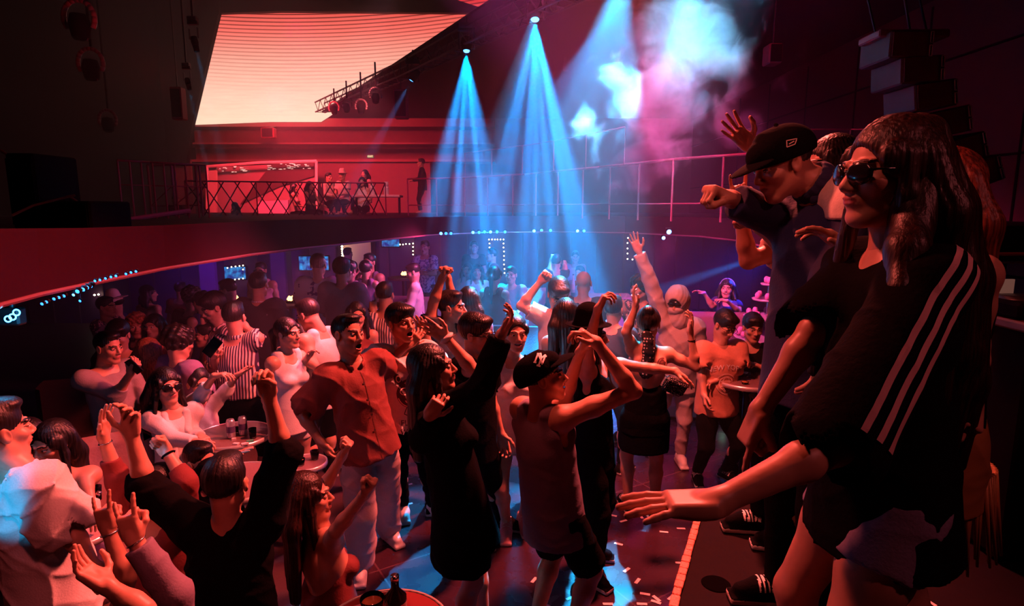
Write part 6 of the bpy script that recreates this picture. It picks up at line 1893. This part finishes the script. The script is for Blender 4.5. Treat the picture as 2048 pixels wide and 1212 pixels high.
person('rockhand', 'person below the frame in mauve shirt sleeve, making a horn sign with bracelet', 1.98, (440, 1400), by=182, hair='short', top='long', tcol=MAUVE, fz=LFZ, L=(350, 1190, -.2, 268, 1078, .2, 'horns', 'a', 236, 985, .1), R='hang', slv=.9, S=.97)
person('rocktwo', 'person below the frame raising a bare forearm with horn sign, left of the mauve sleeve', 2.2, (262, 1372), by=178, hair='short', top='tee', tcol=CHAR, fz=LFZ, L=(252, 1160, -.2, 216, 1058, .3, 'horns', 'a', 195, 985, .1), R='hang', skin=SKIN2, S=.93)
person('palmup', 'person below the frame stretching a bare arm to the left, palm open', 1.62, (330, 1450), by=-150, hair='short', top='tee', tcol=CHAR, fz=LFZ, R=(285, 1222, -.3, 212, 1170, .1, 'soft', 'u', 160, 1135, 0), L='hang', S=.9)
P59 = person('bareback', 'woman with bare back and long brown hair raising both fists, front centre left', 2.88, (642, 1060), by=132, hy=104, hp=4, hd=(616, 992), hip=(668, 1290), sex='f', hair='long', hlen=.46, hcol=HAIRB, top='tube', tcol=DKRED, hem=-.05, bot='pants', bcol=PINKC, fz=LFZ,
       bareback=True, R=(672, 1062, -.5, 728, 990, -.1, 'fist', 'l', 752, 960, 0), L=(642, 985, .2, 684, 912, .1, 'fist', 'l', 706, 880, 0), S=1.08, wr=.3)
person('reach', 'person in black reaching over the half-hidden round table', 3.4, (400, 968), by=70, hair='short', top='long', tcol=BLACKC, fz=LFZ, R=(420, 935, -.3, 452, 918, 0, 'open', 'd', 512, 890, 0), L='front', S=.9)

# ================================================================== guests on the balcony
for k_, lb, Y_, nk_, kw in (
    ('g1', 'woman in black vest seated at the balcony rail, bare arm on the table', 16.5, (620, 384), dict(sex='f', by=60, hair='bob', top='tank', tcol=CHAR, R='table', L='table', sit=True)),
    ('g2', 'man in pale shirt leaning to his neighbour at the balcony rail', 17, (657, 367), dict(by=60, hair='short', top='long', tcol=CREAM, R='front', L='front', sit=True)),
    ('g3', 'man in pale western hat seated at the balcony rail', 17, (686, 364), dict(by=-20, hair='short', top='tee', tcol=CREAM, hat=('cowboy', CREAM), R='front', L='front', sit=True)),
    ('g4', 'woman with long dark hair standing behind the balcony table', 17.5, (731, 360), dict(sex='f', by=-30, hair='long', hlen=.4, top='long', tcol=PINKC, R='hang', L='hang', sit=True)),
    ('g5', 'woman in pale cropped top seated behind the crossed wires', 16.5, (725, 376), dict(sex='f', by=0, hair='bob', top='tank', tcol=OFFW, R='front', L='front', sit=True)),
    ('g6', 'figure in dark clothes turned left, alone at the balcony rail', 18.5, (844, 337), dict(by=-85, hair='short', top='long', tcol=BLACKC, R='front', L='front')),
    ('g7', 'pale blurred guest seated left of the woman in the black vest', 17, (588, 388), dict(by=90, hair='bob', sex='f', top='tank', tcol=CREAM, R='front', L='front', sit=True)),
    ('g8', 'guest with red-lit face by the frame at the left of the balcony', 15, (352, 412), dict(by=30, hair='short', top='tee', tcol=DKRED, sit=True, S=.9)),
    ('g9', 'guest in pale top at the foot of the glass booth', 16, (471, 422), dict(by=-30, hair='bob', sex='f', top='tank', tcol=CREAM, sit=True, S=.8))):
    person(k_, lb, Y_, nk_, fz=ZT, lod=3, **kw)

# ------------------------------------------------------------------ prints, stripes and marks on clothes
PRW = mat('print_white', (.95, .92, .9), .6); PRK = mat('print_dark', (.05, .015, .02), .7); PRG = mat('print_rose', (.85, .62, .55), .7); PR2 = mat('print_red_dark', (.20, .05, .05), .7)
def arc(cx, cy, rx, ry, a0, a1, n=14): return [(cx + rx * math.cos(math.radians(a0 + (a1 - a0) * i / n)), cy + ry * math.sin(math.radians(a0 + (a1 - a0) * i / n))) for i in range(n + 1)]
# bear on the white T-shirt
o = BM; c = o['N'] - o['U'] * .27 + o['F'] * .12
def fan(pts): return pts, [tuple(range(len(pts)))]
def poly(name, ring, o, part, c, n, up, m, lift):
    V = [(sum(p[0] for p in ring) / len(ring), sum(p[1] for p in ring) / len(ring))] + list(ring)
    return lay(name, V, [(0, i, i + 1) for i in range(1, len(ring))] + [(0, len(ring), 1)], o, part, c, n, up, m, lift)
tp = 't_shirt'
poly('bear_print', ring2d(.085, 26, 1, 1.15)[:-1], o, tp, c, o['F'], o['U'], PRK, .007)
for q in (-1, 1): poly('bear_ear', [(q * .035, .06), (q * .095, .065), (q * .10, .14), (q * .07, .13)], o, tp, c, o['F'], o['U'], PRK, .0075)
lines = [arc(-.035, .015, .028, .022, 0, 360), arc(.035, .015, .028, .022, 0, 360), arc(0, -.045, .03, .02, 180, 360), arc(-.07, .10, .014, .02, 0, 360), arc(.07, .10, .014, .02, 0, 360), [(0, .0), (-.018, -.03), (.018, -.03), (0, 0)], arc(0, .065, .03, .015, 0, 180), arc(0, 0, .078, .09, 200, 340)]
V, F_ = stroke2d(lines, .0065); lay('bear_face', V, F_, o, tp, c, o['F'], o['U'], PRG, .009)
V, F_ = stroke2d([[(-.02, -.09), (-.04, -.14), (0, -.16), (.03, -.13), (0, -.09)], [(0, -.10), (.0, -.16)]], .006); lay('bear_paw', V, F_, o, tp, c, o['F'], o['U'], PRK, .007)
V, F_ = text2d('FLEET', .052); lay('lettering', V, F_, o, tp, c - o['U'] * .20, o['F'], o['U'], PRK, .007)
V, F_ = text2d('WIND', .052); lay('lettering', V, F_, o, tp, c - o['U'] * .26, o['F'], o['U'], PRK, .007)
# NEW YORK
o = NY; c = o['N'] - o['U'] * .16 + o['F'] * .1
V, F_ = text2d('NEW YORK', .060); V = [(x, y - 1.6 * x * x) for x, y in V]; lay('lettering', V, F_, o, tp, c, o['F'], o['U'], PRW, .006)
V, F_ = stroke2d([ring2d(.085), ring2d(.060), arc(0, 0, .03, .06, 0, 360), [(-.05, .02), (.05, .02)], [(-.05, -.02), (.05, -.02)]], .006); lay('seal_print', V, F_, o, tp, c - o['U'] * .14, o['F'], o['U'], PRG, .006)
# letters on the cap
def cap_logo(o, lines, c, n, up, w, m):
    V, F_ = stroke2d(lines, w, .006); lay('cap_logo', V, F_, o, 'cap_crown', c, n, up, m, .004)
o = T4; h = o['HB']; n_ = nrm(h[:, 2] * .75 - h[:, 0] * -.35 + h[:, 1] * .55)
nl = [[(-.022, -.026), (-.022, .026), (.016, -.026), (.016, .026)], [(-.028, .026), (-.014, .026)], [(-.028, -.026), (-.014, -.026)], [(.008, .026), (.024, .026)], [(-.012, .036), (.002, .004), (.016, .036)], [(.002, .004), (.002, -.038)], [(-.008, -.038), (.012, -.038)]]
nv = nrm(np.array([.05, -.75, .65])); cc = o['C'] + np.array([-.02, -.04, .09])
cap_logo(o, nl, cc, nv, np.array([.35, .2, 1.]), .0085, PRW)
o = C1; cap_logo(o, [[(-.018, -.008), (-.014, .012), (.018, .012), (.008, -.004), (-.018, -.008)], [(-.01, 0), (.008, .006)]], o['C'] + np.array([-.01, -.08, .055]), np.array([0, -1., .15]), np.array([-.2, 0, 1.]), .003, PRG)
# pale shoulder panel of the navy jacket
o = C1; G = Field(); sh, E_ = o['arms']['L'][:2]; N_, U_ = o['N'], o['U']; lo = .022
G.cap(N_ - U_ * .0 + (sh - N_) * .12 - o['F'] * .02, sh + o['F'] * .01, .062 + lo, .074 + lo, .04); G.cap(sh, sh + (E_ - sh) * .2, .074 + lo, .068 + lo, .03)
G.cap(N_ - U_ * .03 - o['F'] * .05, sh - U_ * .04 - o['F'] * .05, .075, .075, .04)
G.cut(sh - U_ * .045, nrm(-U_ + o['F'] * .1)); G.cut(sh + o['F'] * .12, nrm(o['F'] - U_ * .1))
V, Q = polygonise(G, .007, folds(3, .004, U_, N_)); place('shoulder_panel', raw_mesh('shoulder_panel', o['loc'](V), Q, [CREAM]), o['root'])
dH = nrm(o['C'] - N_); G = Field(); c = N_ + dH * .052; e1 = nrm(np.cross(dH, [0, 1, .2])); e2 = np.cross(dH, e1)
for t in range(16):
    a0, a1 = 6.283 * t / 16, 6.283 * (t + 1) / 16
    G.cap(c + (e1 * math.cos(a0) + e2 * math.sin(a0)) * .066, c + (e1 * math.cos(a1) + e2 * math.sin(a1)) * .066, .011, .011, .004, (dH, 2.6))
V, Q = polygonise(G, .006, folds(6, .003, U_, N_)); place('collar', raw_mesh('collar', o['loc'](V), Q, [NAVY]), o['root'])
# three stripes along the near sleeve of the jersey
o = A; sh, E_, Wr_, *_ = o['arms']['L']
d_ = nrm(E_ - sh); nn = nrm(np.array([0, -1, .25]) - d_ * (np.array([0, -1, .25]) @ d_)); L_ = np.linalg.norm(E_ - sh)
c = sh
for k in (-1, 0, 1):
    x = k * .030 + .01
    V, F_ = stroke2d([[(x * .6, .075), (x * .95, .02), (x, -L_ * .5), (x, -L_ * .97)]], .0125)
    lay('sleeve_stripe', V, F_, o, 't_shirt', c, nn, -d_, mat('stripe_pink', (.75, .45, .47), .7), .004)
# looping monogram on the far sleeve
sh, E_, Wr_, *_ = o['arms']['R']; c = sh + (E_ - sh) * .72
V, F_ = stroke2d([arc(0, .02, .022, .022, -60, 200, 16) + [(-.012, -.02)], arc(-.002, -.028, .024, .018, 20, 380, 22), [(.02, -.01), (.026, -.055)]], .005)
if True:
    u_ = nrm(sh - E_); nn2 = nrm(np.array([0, -1, .0]) - u_ * (np.array([0, -1, 0]) @ u_)); lay('sleeve_monogram', V, F_, o, 't_shirt', c, nn2, np.array([.1, 0, 1.]), PRW, .004)
# V-shaped neckline piping
# tattoo and scarf on the bare back
o = P9; c = o['N'] - o['U'] * .10 + o['AR'] * .085 - o['F'] * .08
V, F_ = stroke2d([arc(0, 0, .032, .036, 60, 330, 18), arc(0, 0, .020, .022, -40, 230, 14), [(-.005, .028), (.012, .04)], [(-.02, 0), (.03, .006)]], .0085)
lay('tattoo', V, F_, o, 'body', c, -o['F'], o['U'], mat('tattoo_ink', (.10, .02, .02), .6), .002)
G = Field(); c = o['N'] - o['F'] * .085 + o['AR'] * -.02
G.chain([o['C'] - o['HB'][:, 1] * .10 - o['HB'][:, 2] * .07, c + np.array([0, -.025, .0]), c + np.array([-.02, -.03, -.17])], [.035, .045, .05], .02, (np.array([0, 1., 0]), .45))
V, Q = polygonise(G, .006, folds(5, .012, (0, 0, 1), c)); place('scarf', raw_mesh('scarf', o['loc'](V), Q, [POLKA]), o['root'])
o['mesh']['scarf'] = (V, Q)
# bracelets
def bracelet(o, sd, t=.92, r=.030, m_=METAL, th=.0035, name='bracelet'):
    sh, E_, Wr_, *_ = o['arms'][sd]; c = E_ + (Wr_ - E_) * t
    m = MB(); m.lathe(c, [(r - th, 0), (r, th), (r + th, 0), (r, -th), (r - th, 0)], 20, Wr_ - E_); m.build(name, m_, o['root'], True)
bracelet(PEOPLE['rockhand'], 'L', .95, .031); bracelet(PEOPLE['rocktwo'], 'L', .92, .031); bracelet(PEOPLE['clapper'], 'L', .85, .030)
bracelet(P9, 'R', .75, .026, BLACKC); bracelet(NY, 'L', .93, .030, BLACKC, .005, 'wristband'); bracelet(PEOPLE['clapper'], 'R', .93, .031, BLACKC, .006, 'wristband')
bracelet(PEOPLE['glassesman'], 'R', 1.0, .033, WHITEC, .016, 'bandage')
# earring of the laughing man, necklace of the man in black
o = BM; p = o['hp'](.083, .0, -.04) if o['HB'][1, 0] < 0 else o['hp'](-.083, 0, -.04)
m = MB(); m.lathe(p, [(.001, -.014), (.009, -.004), (.007, .006), (.001, .012)], 12); m.build('earring', mat('earring_silver', (.95, .95, .95), .15, .3), o['root'], True)
o = PEOPLE['necklace']; m = MB(); n0 = 20
pts = [tuple(o['N'] + o['U'] * .01 + (o['F'] * math.cos(t) + o['AR'] * math.sin(t)) * .068) for t in np.linspace(0, 6.283, n0)]
m.path(pts, .007, 6); m.build('necklace', mat('pearl', (.85, .7, .7), .3), o['root'], True)
# scarf over the shoulders of the woman in sunglasses
o = PEOPLE['shades']; G = Field(); N_, U_, F0_, R0 = o['N'], o['U'], o['F'], o['AR']
for q in (-1, 1): G.chain([N_ - F0_ * .04 + R0 * q * .05, N_ + R0 * q * .075 + F0_ * .05 - U_ * .03, N_ + R0 * q * .06 + F0_ * .115 - U_ * .16, N_ + R0 * q * .05 + F0_ * .12 - U_ * .36], [.022, .028, .034, .036], .01, (F0_, .6))
V, Q = polygonise(G, .008, folds(8, .012, U_, N_)); place('scarf', raw_mesh('scarf', o['loc'](V), Q, [WHITEC]), o['root'])
# golden fringe behind the stage figures
o = B_; m = MB(); rr = random.Random(4)
H_ = o['H'] - np.array([0, 0, .10])
for i in range(70):
    t = 6.283 * i / 70; p = H_ + np.array([math.cos(t) * .19, math.sin(t) * .15, -.02]); q = p + np.array([math.cos(t) * .03 + rr.uniform(-.02, .02), math.sin(t) * .03, -.26 + rr.uniform(-.03, .03)])
    m.tube(p, q, .008, .004, 5)
tag(m.build('fringe', GOLD, o['root'], True), kind='stuff')
# moles, buttons
o = PEOPLE['tan']; 
for k in range(4):
    m = MB(); 
    c = o['N'] - o['U'] * (.12 + .1 * k) + o['F'] * .02
    V, F_ = ring2d(.007, 10)[:-1], None
    poly('button', V, o, 'shirt', c, o['F'], o['U'], PRK, .004)
V, F_ = stroke2d([[(0.006, -.03), (.006, -.62)]], .004); lay('placket_seam', V, F_, o, 'shirt', o['N'], o['F'], o['U'], mat('seam_dark', (.12, .03, .02), .8), .002)

# the foreground woman's hair falling over the shoulder and down the back
o = A; G = Field()
def hp_(l, r): G.chain([W(x, y, Y) for x, y, Y in l], r, .03)
hp_([(1825, 262, 1.46), (1825, 380, 1.42), (1805, 480, 1.36), (1780, 570, 1.30), (1722, 690, 1.25), (1680, 790, 1.25)], [.030, .033, .028, .022, .014, .004])
hp_([(1830, 270, 1.42), (1835, 400, 1.36), (1815, 500, 1.28), (1800, 580, 1.23), (1775, 680, 1.20)], [.045, .048, .036, .022, .006])
hp_([(1840, 280, 1.48), (1868, 400, 1.48), (1885, 540, 1.46), (1905, 700, 1.46), (1896, 900, 1.46)], [.06, .07, .07, .06, .02])
hp_([(1850, 300, 1.56), (1880, 420, 1.56), (1915, 560, 1.56), (1925, 760, 1.56), (1920, 930, 1.56)], [.06, .075, .07, .055, .015])
def st_(P):
    q = P - o['C']; ph = np.arctan2(q[:, 0] * 1.0, -q[:, 1] + .6); 
    return -.003 * (np.abs(np.sin(ph * 45 + q[:, 2] * 3)) + .6 * np.abs(np.sin(ph * 90 - q[:, 2] * 4))) + .002
V, Q = polygonise(G, .0045, st_); place('hair_lengths', raw_mesh('hair_lengths', o['loc'](V), Q, [HAIRB]), o['root'])

# ------------------------------------------------------------------ haze in the hall and the smoke burst
def volume_mat(name, dens, col, noise=None, aniso=.2):
    m = bpy.data.materials.new(name); m.use_nodes = True
    nt = m.node_tree; nt.nodes.remove(nt.nodes['Principled BSDF'])
    v = nt.nodes.new('ShaderNodeVolumeScatter'); v.inputs['Color'].default_value = (*col, 1)
    v.inputs['Density'].default_value = dens; v.inputs['Anisotropy'].default_value = aniso
    nt.links.new(v.outputs[0], nt.nodes['Material Output'].inputs['Volume'])
    if noise:
        tc = nt.nodes.new('ShaderNodeTexCoord')
        n = nt.nodes.new('ShaderNodeTexNoise'); n.inputs['Scale'].default_value = noise[0]; n.inputs['Detail'].default_value = 5
        n.inputs['Roughness'].default_value = .62; n.inputs['Distortion'].default_value = .7
        nt.links.new(tc.outputs['Object'], n.inputs['Vector'])
        # falls off from the middle of every puff
        r = nt.nodes.new('ShaderNodeMapRange'); r.inputs[1].default_value = noise[1]; r.inputs[2].default_value = noise[2]
        r.inputs[3].default_value = 0; r.inputs[4].default_value = dens
        nt.links.new(n.outputs['Fac'], r.inputs[0]); nt.links.new(r.outputs[0], v.inputs['Density'])
    return m
mb = MB(); mb.box((-2.5, 12.7, 3.85), (18, 16.6, 11.4))
hz = mb.build('haze', volume_mat('haze', .020, (.9, .9, 1)), loc=(-2.5, 12.7, 3.85))
tag(hz, 'thin coloured haze filling the hall above the crowd', 'haze', kind='stuff')

def smoke_mat():
    m = bpy.data.materials.new('smoke'); m.use_nodes = True
    nt = m.node_tree; nt.nodes.remove(nt.nodes['Principled BSDF'])
    v = nt.nodes.new('ShaderNodeVolumeScatter'); v.inputs['Color'].default_value = (.96, .95, .97, 1); v.inputs['Anisotropy'].default_value = .0
    nt.links.new(v.outputs[0], nt.nodes['Material Output'].inputs['Volume'])
    tc = nt.nodes.new('ShaderNodeTexCoord')
    blobs = [(1350, 75, .62, 1), (1420, 95, .52, 1), (1330, 150, .60, 1), (1400, 60, .45, 1), (1290, 190, .50, .8), (1370, 220, .55, .7), (1300, 255, .48, .6), (1225, 250, .42, .5), (1170, 245, .25, .8),
             (1340, 300, .55, .6), (1270, 330, .45, .5), (1310, 370, .4, .4), (1450, 240, .55, .45), (1530, 250, .5, .32), (1240, 150, .30, .7)]
    acc = None
    for x, y, r, w in blobs:
        p = W(x, y, 6.3) - SMK
        d = nt.nodes.new('ShaderNodeVectorMath'); d.operation = 'DISTANCE'; nt.links.new(tc.outputs['Object'], d.inputs[0]); d.inputs[1].default_value = tuple(p)
        a = nt.nodes.new('ShaderNodeMapRange'); a.inputs[1].default_value = r * 1.05; a.inputs[2].default_value = r * .15; a.inputs[3].default_value = 0; a.inputs[4].default_value = w
        nt.links.new(d.outputs['Value'], a.inputs[0])
        if acc is None: acc = a.outputs[0]
        else:
            k = nt.nodes.new('ShaderNodeMath'); k.operation = 'MAXIMUM'; nt.links.new(acc, k.inputs[0]); nt.links.new(a.outputs[0], k.inputs[1]); acc = k.outputs[0]
    n = nt.nodes.new('ShaderNodeTexNoise'); n.inputs['Scale'].default_value = 2.6; n.inputs['Detail'].default_value = 6; n.inputs['Roughness'].default_value = .6; n.inputs['Distortion'].default_value = 1.1
    nt.links.new(tc.outputs['Object'], n.inputs['Vector'])
    s = nt.nodes.new('ShaderNodeMath'); s.operation = 'MULTIPLY_ADD'; nt.links.new(n.outputs['Fac'], s.inputs[0]); s.inputs[1].default_value = 2.6; nt.links.new(acc, s.inputs[2])
    r = nt.nodes.new('ShaderNodeMapRange'); r.inputs[1].default_value = 1.72; r.inputs[2].default_value = 2.6; r.inputs[3].default_value = 0; r.inputs[4].default_value = 5.0
    nt.links.new(s.outputs[0], r.inputs[0]); nt.links.new(r.outputs[0], v.inputs['Density'])
    return m
SMK = W(1350, 180, 6.3)
mb = MB(); a, b = W(1120, 420, 6.3), W(1630, 5, 6.3)
mb.box((SMK + (a + b) / 2 - SMK), (b[0] - a[0], 1.5, b[2] - a[2]))
sm = mb.build('smoke_cloud', smoke_mat(), loc=tuple(SMK))
tag(sm, 'billowing cyan and pink smoke burst below the ceiling', 'smoke', kind='stuff')
spot((-1.2, 4.2, 4.9), tuple(W(1330, 290, 6.3)), (1, .10, .42), 4200, 36, 1, .1, 'smoke_pink_spot')  # this and the next: unseen spots added to colour the smoke
spot((1.9, 3.2, 5.3), tuple(W(1392, 70, 6.3)), (.06, .60, 1), 6000, 23, 1, .05, 'smoke_cyan_spot')
